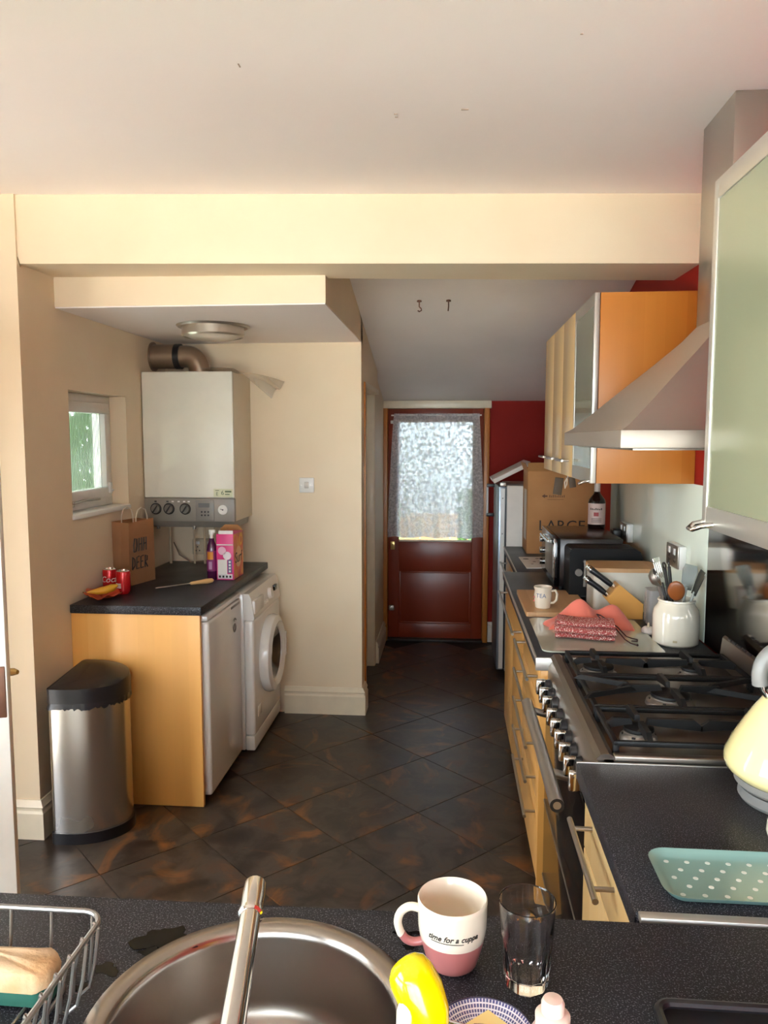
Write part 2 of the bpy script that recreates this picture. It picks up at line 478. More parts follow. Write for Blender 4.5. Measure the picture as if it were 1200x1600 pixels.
mb = MB().prism([(2.9, hallz(2.9)), (6.2, hallz(6.2)), (6.2, hallz(6.2)+.1), (2.9, hallz(2.9)+.1)], 'x', -0.68, 1.0)
hall_ceiling = struct('ceiling_hall', mb, HALLC, 'sloping grey-white ceiling falling towards the back door')
mb = MB().box(-1.8, -0.51, 3.135, 4.45, 2.165, 2.62)
struct('ceiling_bulkhead', mb, CREAM, 'cream boxed-in lowered ceiling over the boiler corner')
mb = MB(); mb.raw([(-2.1, 2.855, 2.287), (WX, 2.96, 2.255), (WX, 3.30, 2.262), (-2.1, 3.10, 2.29),
                   (-2.1, 2.855, 2.62), (WX, 2.96, 2.62), (WX, 3.30, 2.62), (-2.1, 3.10, 2.62)],
                  [(0, 1, 2, 3), (4, 5, 6, 7), (0, 1, 5, 4), (1, 2, 6, 5), (2, 3, 7, 6), (3, 0, 4, 7)])
struct('ceiling_niche', MB().box(-1.66, -0.512, 3.138, 4.37, 2.160, 2.166), CEILW, 'white painted underside of the lowered ceiling over the boiler')
beam = struct('beam', mb, CREAM, 'broad cream painted ceiling beam across the kitchen')
# hairline crack at the end of the beam
ck = [(-1.668, 2.52), (-1.664, 2.47), (-1.660, 2.43), (-1.661, 2.38), (-1.655, 2.355), (-1.652, 2.31), (-1.640, 2.27)]
mb = MB().tube([(x, 2.869, z) for x, z in ck], 0.0022, 4)
obj('crack', mb, plain('crack_brown', '8a7050', 0.9), beam)

# walls
mb = MB().box(WX, 1.0, -1.75, 6.2, 0, 2.66)
wall_right = struct('wall_right', mb, REDW, 'red painted wall behind the cooker and wall cupboards')
mb = MB()
mb.box(-0.68, -0.545, 6.08, 6.18, 0, 1.95); mb.box(0.295, WX, 6.08, 6.18, 0, 1.95)
mb.box(-0.545, 0.295, 6.08, 6.18, 1.905, 1.95)
struct('wall_back', mb, REDW, 'red painted wall around the back door')
mb = MB().box(-2.1, LX, 2.86, 3.22, 0, 2.62)
mb.box(-1.80, LX, 3.22, 3.81, 0, 1.27); mb.box(-1.80, LX, 3.22, 3.81, 1.83, 2.62); mb.box(-1.80, LX, 3.81, 4.47, 0, 2.62)
struct('wall_left', mb, CREAM, 'cream painted wall beside the boiler with a small window')
mb = MB().box(-1.80, -0.51, 4.37, 4.47, 0, 2.5)
struct('wall_niche', mb, CREAM, 'cream painted wall behind the boiler and washing machine')
mb = MB().box(-0.62, -0.51, 4.47, 4.52, 0, 2.4); mb.box(-0.62, -0.53, 5.34, 6.08, 0, 2.2); mb.box(-0.62, -0.51, 4.52, 5.34, 1.95, 2.4)
struct('wall_hall', mb, CREAM, 'narrow passage wall with a side doorway before the back door')
mb = MB().box(-2.2, -2.1, -1.75, -1.3, 0, 2.6); mb.box(-2.2, -2.1, .8, 1.86, 0, 2.6); mb.box(-2.2, -2.1, -1.3, .8, 0, .05); mb.box(-2.2, -2.1, -1.3, .8, 2.4, 2.6); mb.box(-2.2, -2.1, 2.24, 2.86, 0, 2.6); mb.box(-2.2, -2.1, 1.86, 2.24, 2.05, 2.6)
struct('wall_room', mb, CREAM, 'cream side wall with added window and doorway openings left of the sink')  # both openings are added to bring in light from the left
# wall with the big window behind the viewer
mb = MB().box(-2.2, 1.0, -1.75, -1.62, 0, 0.05); mb.box(-2.2, 1.0, -1.75, -1.62, 2.08, 2.66)
mb.box(-2.2, -2.02, -1.75, -1.62, 0.05, 2.08); mb.box(0.82, 1.0, -1.75, -1.62, 0.05, 2.08)
struct('wall_front', mb, CREAM, 'cream wall around the big window behind the viewer')
w3 = sgroup('window_3', 'wide white framed window behind the viewer extended to the floor for more light', 'window', (-0.6, -1.7, 0.05))  # its lower glazing is added to brighten the ceiling
mb = MB().box(-2.02, 0.82, -1.72, -1.66, 0.05, 0.11); mb.box(-2.02, 0.82, -1.72, -1.66, 2.02, 2.08); mb.box(-2.02, .82, -1.715, -1.665, 1.0, 1.05)
for x in (-2.02, -1.093, -.167, 0.76): mb.box(x, x+.06, -1.72, -1.66, 0.11, 2.02)
obj('window_frame', mb, PVC, w3)
for x in (-1.96, -1.033, -.107): obj('pane', MB().box(x, x+.867, -1.693, -1.687, 0.11, 2.02), PANE, w3)
# unseen upper block and yard roof, added to shade the garden side
struct('wall_upper_shade', MB().box(-2.3, 1.1, -1.75, 6.25, 2.68, 5.6), paint('shade_block_render', 'c9bda8', 'b9ad98', .8), 'unseen upper storey block added above the kitchen to shade the garden')
struct('roof_yard_shade', MB().box(-3.2, 3.2, 6.26, 8.9, 2.45, 2.55).box(-3.15, -3.05, 8.7, 8.8, -.12, 2.45).box(3.05, 3.15, 8.7, 8.8, -.12, 2.45), paint('shade_roof_paint', 'b9b4ae', 'a9a49e', .7), 'unseen roof added outside the back door to shade the yard')

w2 = sgroup('window_added', 'tall white framed window added left of the viewer for side light', 'window', (-2.15, -.25, .05))  # unseen window, added to match the light from the left
mb = MB().box(-2.18, -2.12, -1.3, .8, .05, .11).box(-2.18, -2.12, -1.3, .8, 2.34, 2.4)
for y in (-1.3, -.28, .74): mb.box(-2.18, -2.12, y, y+.06, .11, 2.34)
obj('window_frame', mb, PVC, w2)
for y in (-1.24, -.22): obj('pane', MB().box(-2.153, -2.147, y, y+.96, .11, 2.34), PANE, w2)
# baseboards with a moulded top
def skirt(name, pts, h=0.16, t=0.022, mat=CREAMG, label=None):
    """pts: floor polyline along the wall face; the board stands on its right-hand side"""
    prof = [(0, 0), (t, 0), (t, h*.68), (t*.72, h*.74), (t*.72, h*.80), (t*.9, h*.84), (t*.55, h*.92), (t*.3, h), (0, h)]
    mb = MB()
    P = [Vector((p[0], p[1], 0)) for p in pts]
    rings = []
    for i, p in enumerate(P):
        d0 = (P[i]-P[i-1]).normalized() if i else (P[1]-P[0]).normalized()
        d1 = (P[i+1]-P[i]).normalized() if i < len(P)-1 else d0
        n0 = Vector((d0.y, -d0.x, 0)); n1 = Vector((d1.y, -d1.x, 0))
        m = (n0+n1); m = m/ max(1e-6, m.dot(n0))
        rings.append([p + m*a + Vector((0, 0, z)) for a, z in prof])
    k = len(prof); vs = [v for r in rings for v in r]; fs = []
    for i in range(len(rings)-1):
        for j in range(k): fs.append((i*k+j, i*k+(j+1) % k, (i+1)*k+(j+1) % k, (i+1)*k+j))
    fs += [tuple(range(k)), tuple((len(rings)-1)*k+j for j in range(k))]
    mb.raw(vs, fs)
    return struct(name, mb, mat, label, smooth=20)
skirt('baseboard_left', [(-2.1, 2.86), (LX, 2.86), (LX, 3.16)], label='cream moulded skirting board around the wall end by the bin')
skirt('baseboard_niche', [(-0.97, 4.37), (-0.51, 4.37), (-0.51, 4.50)], label='cream moulded skirting board beside the washing machine')
skirt('baseboard_hall', [(-0.53, 5.40), (-0.53, 6.06)], label='cream skirting board in the passage before the back door')
skirt('baseboard_back', [(0.30, 6.08), (0.45, 6.08)], mat=WHITEW, label='short white skirting board right of the back door')

# side doorway in the passage: architrave, jamb, closed door
t1 = sgroup('trim_1', 'pale wooden architrave around the passage side doorway', 'trim', (-0.56, 4.9, 0))
obj('jamb', MB().box(-0.62, -0.50, 4.50, 4.53, 0, 1.95, .004), JAMB, t1)
obj('jamb', MB().box(-0.62, -0.535, 5.33, 5.355, 0, 1.95, .004), CREAMG, t1)
obj('header', MB().box(-0.62, -0.50, 4.53, 5.33, 1.92, 1.95), CREAMG, t1)
d3 = sgroup('door_3', 'closed cream passage side door', 'door', (-0.60, 4.93, 0))
obj('leaf', MB().box(-0.62, -0.585, 4.53, 5.33, 0, 1.92, .003), CREAMG, d3)
for z0, z1 in ((.15, .85), (1.0, 1.78)):
    for y0, y1 in ((4.62, 4.88), (4.98, 5.24)): obj('panel', MB().box(-0.588, -0.578, y0, y1, z0, z1, .006), CREAMG, d3)
obj('handle', MB().sph((-.55, 4.60, .98), .025).cyl((-.585, 4.60, .98), (-.55, 4.60, .98), .009), BRASS, d3)

# the open white door at the left, swung back on a short wall nib
struct('wall_nib', MB().box(-2.1, -1.955, 1.50, 1.60, 0, 2.56), CREAM, 'short cream wall nib that carries the open white door')
d2 = sgroup('door_2', 'open white panelled door with brass handle seen edge-on at the left', 'door', (-1.138, 1.842, 0))
d2.rotation_euler = (0, 0, -R(71.3)); DM = Matrix.Translation((-1.138, 1.842, 0)) @ Matrix.Rotation(-R(71.3), 4, 'Z'); ROOT[d2.name] = Matrix.Translation((-1.138, 1.842, 0))
obj('leaf', MB().box(-1.176, -1.138, 1.005, 1.842, 0.005, 2.0, .002), WHITEW, d2)
for z0, z1 in ((.15, .8), (1.12, 1.85)):
    for y0, y1 in ((1.10, 1.38), (1.46, 1.74)):
        obj('panel', MB().box(-1.140, -1.133, y0, y1, z0, z1, .003), WHITEW, d2); obj('panel', MB().box(-1.181, -1.174, y0, y1, z0, z1, .003), WHITEW, d2)
obj('lock_plate', MB().box(-1.140, -1.134, 1.80, 1.838, 0.90, 1.035, .002), RUST, d2)
hd = obj('handle', MB().cyl((-1.176, 1.815, .992), (-1.225, 1.815, .992), .009).tube([(-1.222, 1.800, .992), (-1.228, 1.818, .993), (-1.226, 1.840, .994), (-1.220, 1.850, .994)], [.010, .011, .010, .006], 10), BRASS, d2)
obj('rose', MB().cyl((-1.183, 1.815, .992), (-1.174, 1.815, .992), .018), BRASS, hd)
t2 = sgroup('trim_2', 'white architrave of the added left doorway', 'trim', (-2.1, 2.10, 0))
mb = MB().box(-2.2, -2.085, 1.845, 1.88, 0, 2.05).box(-2.2, -2.085, 2.22, 2.255, 0, 2.05).box(-2.2, -2.085, 1.845, 2.255, 2.05, 2.085)
obj('casing', mb, WHITEW, t2)

# niche window
w1 = sgroup('window_1', 'small white casement window with ribbed obscure glass over the paper bag', 'window', (-1.76, 3.5, 1.27))
def ring(x0, x1, y0, y1, z0, z1, t):
    return MB().box(x0, x1, y0, y1, z0, z0+t, .004).box(x0, x1, y0, y1, z1-t, z1, .004).box(x0, x1, y0, y0+t, z0+t, z1-t, .004).box(x0, x1, y1-t, y1, z0+t, z1-t, .004)
obj('window_frame', ring(-1.80, -1.735, 3.22, 3.81, 1.285, 1.83, .045), PVC, w1)
sash = obj('sash', ring(-1.775, -1.722, 3.258, 3.772, 1.325, 1.792, .05), PVC, w1)
mb = MB(); n = 26
def fr(u, v): 
    return (-1.748 + 0.0035*math.sin(u*n*2*PI), 3.305 + u*0.42, 1.372 + v*0.375)
mb.grid(fr, n*6, 1)
obj('pane', mb, REED, sash)
mb = MB().box(-1.722, -1.708, 3.735, 3.757, 1.345, 1.40, .003).cyl((-1.71, 3.746, 1.36), (-1.70, 3.746, 1.36), .006)
obj('catch', mb, PVC, sash)
mb = MB().tube([(-1.715, 3.30, 1.318), (-1.712, 3.45, 1.33), (-1.715, 3.62, 1.325)], .006, 8).box(-1.724, -1.70, 3.27, 3.34, 1.308, 1.322, .004).sph((-1.708, 3.34, 1.325), .010)
obj('window_stay', mb, STEELD, sash)
obj('window_sill', MB().box(-1.76, LX+.012, 3.215, 3.815, 1.262, 1.285, .006), PVC, w1)

# back door, its frame and the lace curtain
t3 = sgroup('trim_3', 'varnished pine door frame with white header around the back door', 'trim', (-0.12, 6.06, 0))
obj('jamb', MB().box(-0.545, -0.498, 6.03, 6.16, 0, 1.855, .004), JAMB, t3)
obj('jamb', MB().box(0.255, 0.297, 6.03, 6.16, 0, 1.855, .004), JAMB, t3)
obj('door_stop', MB().box(-.50, -.482, 6.117, 6.155, 0, 1.855), JAMB, t3); obj('door_stop', MB().box(.240, .258, 6.117, 6.155, 0, 1.855), JAMB, t3); obj('door_stop', MB().box(-.482, .24, 6.117, 6.155, 1.835, 1.855), JAMB, t3)
obj('header', MB().box(-0.56, 0.31, 6.03, 6.16, 1.853, 1.912, .004), CREAMG, t3)
obj('threshold', MB().box(-0.50, 0.26, 6.02, 6.16, 0, .018, .004), plain('dark_threshold', '2a1d18', .5), t3)
d1 = sgroup('door_1', 'red-brown half-glazed wooden back door with one lower panel', 'door', (-0.12, 6.10, 0))
Y0, Y1 = 6.075, 6.115
for x0, x1 in ((-0.495, -0.41), (0.168, 0.252)): obj('stile', MB().box(x0, x1, Y0, Y1, 0.02, 1.85, .003), DOORRED, d1)
for z0, z1 in ((0.02, 0.135), (0.56, 0.80), (1.745, 1.85)): obj('rail', MB().box(-0.41, 0.168, Y0, Y1, z0, z1, .003), DOORRED, d1)
obj('panel', MB().box(-0.42, 0.178, Y0+.014, Y1-.014, .13, .57, .002), DOORRED, d1)
mb = MB()
mb.box(-.408, -.394, Y0+.004, Y0+.016, .135, .56, .004).box(.152, .166, Y0+.004, Y0+.016, .135, .56, .004).box(-.394, .152, Y0+.004, Y0+.016, .135, .149, .004).box(-.394, .152, Y0+.004, Y0+.016, .546, .56, .004)
obj('beading', mb, DOORRED, d1)
obj('glazing_bead', MB().box(-.41, .168, Y0-.002, Y0+.01, .80, .815, .003), plain('pale_bead', 'd9cfc0', .5), d1)
obj('pane', MB().box(-0.41, 0.168, 6.093, 6.097, 0.80, 1.745), PANE, d1)
mb = MB().box(-.476, -.442, Y0-.006, Y0, .735, .80, .006); mb.tube([(-.459, Y0-.006, .775), (-.459, Y0-.035, .775), (-.459, Y0-.038, .745)], .006, 8)
obj('handle', mb, plain('pale_brass', 'd2b878', .3, .8), d1)
mb = MB().box(-.490, -.445, Y0-.02, Y0, .24, .285, .01); mb.box(-.487, -.472, Y0-.026, Y0-.015, .25, .275, .003)
obj('rim_lock', mb, STEELD, d1)
cur = thing('lace_curtain', 'white lace net curtain hung over the glass of the back door', 'curtain', (-0.1, 6.03, 0.82))
def cf(u, v):
    top = v
    x0 = -0.445 - 0.055*(1-top)**0.7; x1 = 0.218 + 0.055*(1-top)
    x = x0 + (x1-x0)*u
    amp = 0.006 + 0.012*(1-top)
    edge = 1.0 + 1.6*max(0, u-.78) + 1.6*max(0, .18-u)
    y = 6.045 - amp*edge*(0.6*math.sin(u*46+1.2*math.sin(u*9)) + 0.5*math.sin(u*19+2*v))
    z = 0.838 + 0.975*v + 0.006*math.sin(u*21)*(1-v)
    return (x, y, z)
obj('cloth', MB().grid(cf, 150, 24), LACE, cur, recalc=False)
obj('curtain_rod', MB().cyl((-0.47, 6.05, 1.80), (0.235, 6.05, 1.80), .006), PVC, cur)
obj('bracket', MB().box(-.475, -.455, 6.04, 6.075, 1.735, 1.76, .003), PVC, cur)

# outdoors, seen through the panes, and the unseen patio
struct('ground_yard', MB().box(-6, 6, 6.2, 10.6, -.2, -.12), paint('yard_concrete', 'b3aba0', 'a39b90', .8), 'grey concrete yard behind the back door')
struct('ground', MB().box(-14, -3.3, 3.05, 10.6, -.2, -.12), GRASS, 'garden lawn outside the windows')
struct('ground_bounce', MB().box(-14, 14, -14, -1.76, -.2, -.12).box(-14, -2.21, -1.76, 3.05, -.2, -.12), PAVING, 'unseen pale paving outside the big window that bounces light to the ceiling')  # unseen paving, made pale to throw light up to the ceiling
def hedge(name, label, x0, x1, y0, y1, h, n, seed):
    rnd = random.Random(seed); mb = MB(); vs = []; fs = []
    for _ in range(n):
        a = rnd.random(); c = Vector((rnd.uniform(x0, x1), rnd.uniform(y0, y1), rnd.uniform(-.1, h)))
        s = rnd.uniform(.05, .11)
        q = Euler((rnd.uniform(0, 6.3), rnd.uniform(0, 6.3), rnd.uniform(0, 6.3))).to_matrix()
        b = len(vs)
        for p in ((-s, 0, 0), (0, -s*.45, .01), (s, 0, 0), (0, s*.45, .01)): vs.append(c + q @ Vector(p))
        fs.append((b, b+1, b+2, b+3))
    mb.raw(vs, fs)
    o = obj(name, mb, LEAF, smooth=0, recalc=False); tag(o, label, 'hedge'); o['kind'] = 'stuff'; return o
hedge('hedge', 'leafy green hedge seen through the ribbed side window', -3.9, -3.2, 3.2, 10.4, 3.4, 9000, 3)
hedge('hedge', 'sunlit green shrub seen through the back door lace', -1.9, -.62, 8.6, 9.5, 2.6, 3500, 4)
hedge('hedge', 'low green shrub seen in the gap below the curtain', 0.12, 1.6, 8.2, 9.2, 1.0, 2500, 5)
struct('wall_yard_shade', MB().box(-5, 5, 10.6, 10.9, -.12, 4.2), paint('pale_render', 'ccd2da', 'bcc4ce', .8), 'pale rendered wall added across the yard to dim the light behind the lace')  # added to cut the sky light that reaches the back door
gw = thing('garden_fence', 'tan timber garden fence seen in the gap below the lace', 'fence', (0, 10.2, -.12))
FENCE = wood('fence_board', ['b98f66', 'c49a70', 'a9805a', '94704c'], 'x', .2, .7)
for i in range(24):
    x = -2.4 + i*.2
    obj('board', MB().box(x, x+.19, 10.2, 10.22, -.12, .62), FENCE, gw)
obj('rail', MB().box(-2.4, 2.4, 10.22, 10.26, .2, .28), FENCE, gw)
# hooks left in the passage ceiling
for i, (x, y) in enumerate(((-0.175, 4.17), (-0.02, 4.17))):
    z = hallz(y)
    h = thing('ceiling_hook', ['small dark curled hook in the sloping ceiling', 'small dark straight screw hook in the sloping ceiling'][i], 'hook', (x, y, z), 0)
    obj('plate', MB().cyl((x, y, z-.006), (x, y, z+.004), .013, n=12), RUST, h)
    p = [(x, y, z-.005), (x, y, z-.030)] + ([(x+.010, y, z-.040), (x+.012, y, z-.050), (x, y, z-.056), (x-.008, y, z-.050)] if i == 0 else [(x-.002, y, z-.055)])
    obj('shank', MB().tube(p, .0035, 6), RUST, h)

# ------------------------------------------------------------------ left side: worktop, appliances, boiler
wt = thing('worktop', 'dark speckled worktop over the small fridge and washing machine', 'worktop', (-1.36, 3.77, 0.862))
obj('slab', MB().box(LX+.002, -1.062, 3.155, 4.368, .862, .900, .004), TOP, wt)
ep = tag(obj('end_panel', MB().box(LX+.002, -1.072, 3.165, 3.187, .0015, .861, .0015), BIRCH_END), 'orange birch end panel standing under the worktop behind the bin', 'panel')

fr_ = thing('undercounter_fridge', 'white undercounter fridge between birch panel and washing machine', 'fridge', (-1.35, 3.46, 0))
obj('body', MB().box(-1.62, -1.105, 3.20, 3.725, .03, .845, .006), APPL, fr_)
dr = obj('door', MB().box(-1.098, -1.047, 3.205, 3.722, .035, .822, .012, 3), APPL, fr_)
obj('seal', MB().box(-1.106, -1.097, 3.215, 3.715, .05, .815), GREYP, fr_)
obj('top_trim', MB().box(-1.62, -1.050, 3.20, 3.725, .826, .850, .006), APPL, fr_)
mb = MB().lathe([(.017, -.003), (.022, 0), (.022, .003), (.015, .003), (.015, -.003)], (-1.045, 3.60, .70), 24, 'x')
mb.tube([(-1.043, 3.60 + .017*math.cos(a), .735 + .012*math.sin(a)) for a in [i*.4 for i in range(9)]], .003, 6)
M_ = Matrix.Diagonal((1, 1, 1, 1))
obj('badge', mb, GREYP, dr)
obj('pull', MB().box(-1.052, -1.044, 3.55, 3.70, .800, .812, .003), GREYP, dr)
for y in (3.25, 3.67):
    for x in (-1.58, -1.14): obj('foot', MB().cyl((x, y, 0.0), (x, y, .032), .016, n=12), BLACKP, fr_)

wm = thing('washing_machine', 'white front-loading washing machine with round porthole door', 'washing machine', (-1.3, 4.03, 0))
obj('body', MB().box(-1.56, -1.04, 3.742, 4.338, .02, .838, .008), APPL, wm)
obj('front', MB().box(-1.04, -0.988, 3.742, 4.338, .10, .70, .012, 3), APPL, wm)
pl = obj('kick_panel', MB().box(-1.04, -0.990, 3.742, 4.338, .02, .097, .008), APPL, wm)
mb = MB().prism([(-1.04, .703), (-.988, .703), (-.985, .715), (-1.000, .815), (-1.012, .838), (-1.04, .838)], 'y', 3.742, 4.338)
cp = obj('control_panel', mb, APPL, wm)
obj('programme_dial', MB().cyl((-1.0, 4.10, .770), (-.975, 4.10, .775), .032, .027, n=20), PVC, cp)
obj('display', MB().box(-1.0, -.984, 4.20, 4.26, .765, .795, .002), BLACKG, cp)
for y in (3.98, 4.02): obj('button', MB().cyl((-1.0, y, .745), (-.981, y, .746), .009, n=12), PVC, cp)
obj('detergent_drawer', MB().box(-1.0, -.982, 3.755, 3.94, .73, .80, .005), APPL, cp)
pd = obj('porthole', MB().lathe([(.150, -.006), (.205, -.006), (.212, .016), (.202, .044), (.172, .056), (.142, .042), (.136, .008)], (-.985, 4.045, .455), 44, 'x'), APPL, wm)
obj('door_glass', MB().lathe([(.140, .034), (.11, .004), (.06, -.018), (0.0001, -.034)], (-.985, 4.045, .455), 36, 'x'), Mat('dark_porthole_glass', '4a4039', .04, spec=.7, coat=.8).m, pd)
obj('door_catch', MB().box(-.945, -.926, 4.205, 4.238, .39, .53, .008, 3), APPL, pd)
obj('filter_flap', MB().box(-.990, -.984, 3.80, 3.87, .18, .235, .004), APPL, wm)
for y in (3.79, 4.29):
    for x in (-1.52, -1.06): obj('foot', MB().cyl((x, y, 0.0), (x, y, .022), .018, n=12), BLACKP, wm)

bl = thing('boiler', 'cream wall-mounted gas boiler with grey control strip and flue pipe', 'boiler', (-1.40, 4.37, 1.142))
bx0, bx1, by0 = LX+.006, -1.150, 4.00
obj('case', MB().box(bx0+.002, bx1-.001, by0+.02, 4.368, 1.175, 1.968, .003), BOILS, bl)
obj('front_panel', MB().box(bx0, bx1, by0, by0+.024, 1.303, 1.972, .006, 3), BOILW, bl)
cs = obj('control_strip', MB().box(bx0, bx1, by0, by0+.03, 1.175, 1.300, .003).prism([(by0, 1.176), (by0+.30, 1.176), (by0+.28, 1.142), (by0+.03, 1.142)], 'x', bx0+.01, bx1-.004), plain('boiler_grey', '8d877e', .4), bl)
for x in (-1.582, -1.510, -1.420):
    k = obj('dial', MB().cyl((x, by0+.002, 1.243), (x, by0-.012, 1.243), .026, .023, n=24), plain('dial_grey', '6f6a63', .4), cs)
    obj('pointer', MB().box(-.003, .003, -.017, -.010, -.022, .022, 0, M=Matrix.Translation((x, by0, 1.243)) @ Matrix.Rotation(.6, 4, 'Y')), BLACKP, k)
    obj('dial_ring', MB().lathe([(.026, 0), (.029, -.002), (.031, 0)], (x, by0-.001, 1.243), 28, 'y'), BLACKP, k)
for x in (-1.583, -1.517, -1.488, -1.455, -1.425, -1.40): obj('symbol', MB().box(x-.006, x+.006, by0-.001, by0+.001, 1.279, 1.286), BLACKP if x < -1.5 else PVC, cs)
tm = obj('timer', MB().box(-1.362, -1.262, by0-.004, by0+.004, 1.180, 1.292, .002), plain('timer_grey', '7f7b76', .35), cs)
for i in range(6): obj('timer_button', MB().cyl((-1.328+.018*(i % 3), by0-.006, 1.228-.018*(i//3)), (-1.328+.018*(i % 3), by0, 1.228-.018*(i//3)), .005, n=10), BLACKP, tm)
obj('timer_screen', MB().box(-1.345, -1.285, by0-.006, by0, 1.252, 1.275), plain('lcd', '6b7072', .2), tm)
gg = obj('pressure_gauge', MB().cyl((-1.212, by0+.002, 1.240), (-1.212, by0-.008, 1.240), .026, n=28), PVC, cs)
obj('gauge_needle', MB().box(-.014, .004, -.0105, -.008, -.0015, .0015, M=Matrix.Translation((-1.212, by0, 1.240)) @ Matrix.Rotation(.3, 4, 'Y')).cyl((-1.212, by0-.008, 1.24), (-1.212, by0-.0105, 1.24), .004, n=10), BLACKP, gg)
st = obj('rating_sticker', MB().box(-1.262, -1.158, by0-.001, by0+.002, 1.308, 1.352), plain('sticker_cream', 'd9d8b8', .5), bl)
mb = MB().text('E', .026, Matrix.Translation((-1.243, by0-.0015, 1.324)) @ Matrix.Rotation(PI/2, 4, 'X'))
mb.text('6', .034, Matrix.Translation((-1.213, by0-.0015, 1.330)) @ Matrix.Rotation(PI/2, 4, 'X'))
mb.box(-1.200, -1.165, by0-.0015, by0, 1.333, 1.342).box(-1.200, -1.175, by0-.0015, by0, 1.320, 1.325).box(-1.252, -1.232, by0-.0015, by0, 1.342, 1.345)
obj('sticker_print', mb, plain('sticker_green_ink', '5d6b4c', .6), st)
# flue: up out of the case, a bend, then through the left wall
bend = [(-1.385, 4.19, 1.97), (-1.385, 4.19, 1.995)] + [(-1.385-.075+.075*math.cos(a), 4.19, 1.995+.075*math.sin(a)) for a in [R(i*11.25) for i in range(1, 9)]]
FL = plain('flue_metal', '9a8470', .38, .75, .08)
fl = obj('flue_bend', MB().tube(bend + [(-1.50, 4.19, 2.07)], .060, 22), FL, bl)
obj('flue_pipe', MB().cyl((-1.49, 4.19, 2.07), (LX, 4.19, 2.07), .066, n=28), FL, bl)
obj('flue_clamp', MB().cyl((-1.487, 4.19, 2.07), (-1.518, 4.19, 2.07), 0.0685, n=28), BLACKP, bl)
obj('flue_flange', MB().cyl((LX+.001, 4.19, 2.07), (LX+.008, 4.19, 2.07), .080, n=28), FL, bl)
obj('seam', MB().tube([(p[0]+(.0595*math.cos(R(i*11.25)) if i else .0595), p[1]-.01, p[2]+(.0595*math.sin(R(i*11.25)) if i else 0)) for i, p in enumerate(bend[1:])], .0025, 6), plain('flue_seam', 'c9b9a6', .3, .8), fl)
for x, z0 in ((-1.60, 1.15), (-1.46, 1.15), (-1.40, 1.15), (-1.34, 1.15)):
    obj('pipe', MB().cyl((x, 4.25, 0.905), (x, 4.25, z0), .0075 if x < -1.5 else .006, n=10), plain('painted_pipe', 'c2ac8e', .4), bl)
for x in (-1.61, -1.41): obj('valve', MB().cyl((x, 4.03, 1.150), (x+.07, 4.03, 1.150), .008, n=10).box(x+.02, x+.035, 4.02, 4.04, 1.130, 1.15, .003), plain('grey_valve', '8c857d', .4, .5), bl)
# polythene sheet lying on the boiler and hanging over its side
def shf(u, v):
    x = -1.335 + .40*u - .03*(1-v)*max(0, u-.6)
    d = max(0, (u-.46)/.54)**1.2
    z = 1.990 + .006*math.sin(u*7+v*3) - d*(.155*(1-v) + .06*v) + .010*math.sin(v*9+u*5)*d
    y = 4.03 + .27*v
    return (x, y, z)
tag(obj('polythene_sheet', MB().grid(shf, 30, 14, .001), FILM), 'crumpled clear polythene sheet lying on top of the boiler', 'plastic sheet')

lp = thing('ceiling_lamp', 'round flush steel and glass lamp under the lowered ceiling', 'ceiling lamp', (-1.15, 3.69, 2.165))
obj('rim', MB().lathe([(.0001, 0), (.172, 0), (.174, -.006), (.165, -.014), (.150, -.012), (.145, -.004)], (-1.15, 3.69, 2.1645), 48), STEEL, lp)
obj('drum', MB().lathe([(.147, -.005), (.149, -.05), (.143, -.058), (.135, -.058)], (-1.15, 3.69, 2.1645), 48), plain('lamp_satin_metal', 'cfc4b4', .28, .85), lp)
obj('diffuser', MB().lathe([(.136, -.055), (.10, -.066), (.05, -.071), (.0001, -.072)], (-1.15, 3.69, 2.1645), 40), plain('lamp_opal_glass', 'd8cdbd', .25), lp)

def switch_plate(name, label, x, y, z, s=.043):
    t = thing(name, label, 'switch', (x, y, z))
    obj('plate', MB().box(x-s, x+s, y-.010, y, z-s, z+s, .004), PVC, t)
    return t
sw = switch_plate('light_switch', 'white square switch on the cream wall beside the washing machine', -0.827, 4.369, 1.352)
obj('rocker', MB().box(-.840, -.814, 4.355, 4.361, 1.334, 1.372, .003), plain('switch_grey', 'c4bdb6', .3), sw)
for dx in (-.03, .03): obj('screw', MB().cyl((-.827+dx, 4.358, 1.352), (-.827+dx, 4.3595, 1.352), .004, n=10), STEELD, sw)
so = thing('power_socket', 'double power socket low on the wall under the boiler', 'socket', (-1.43, 4.37, .985))
obj('box', MB().box(-1.505, -1.360, 4.335, 4.369, .945, 1.035, .005), plain('aged_socket', 'cdbda2', .4), so)
for x in (-1.47, -1.40):
    obj('rocker', MB().box(x-.012, x+.012, 4.331, 4.337, 1.004, 1.022, .002), PVC, so)
    for dx, dz in ((-.011, -.01), (.011, -.01), (0, .012)): obj('slot', MB().box(x+dx-.003, x+dx+.003, 4.3335, 4.336, .978+dz-.004, .978+dz+.004), BLACKP, so)
obj('cable', MB().tube([(-1.40, 4.345, .945), (-1.40, 4.35, .92), (-1.42, 4.34, .907), (-1.50, 4.30, .905), (-1.56, 4.28, .95), (-1.60, 4.30, 1.02)], .004, 8), plain('brown_cable', '8a735c', .5), so)

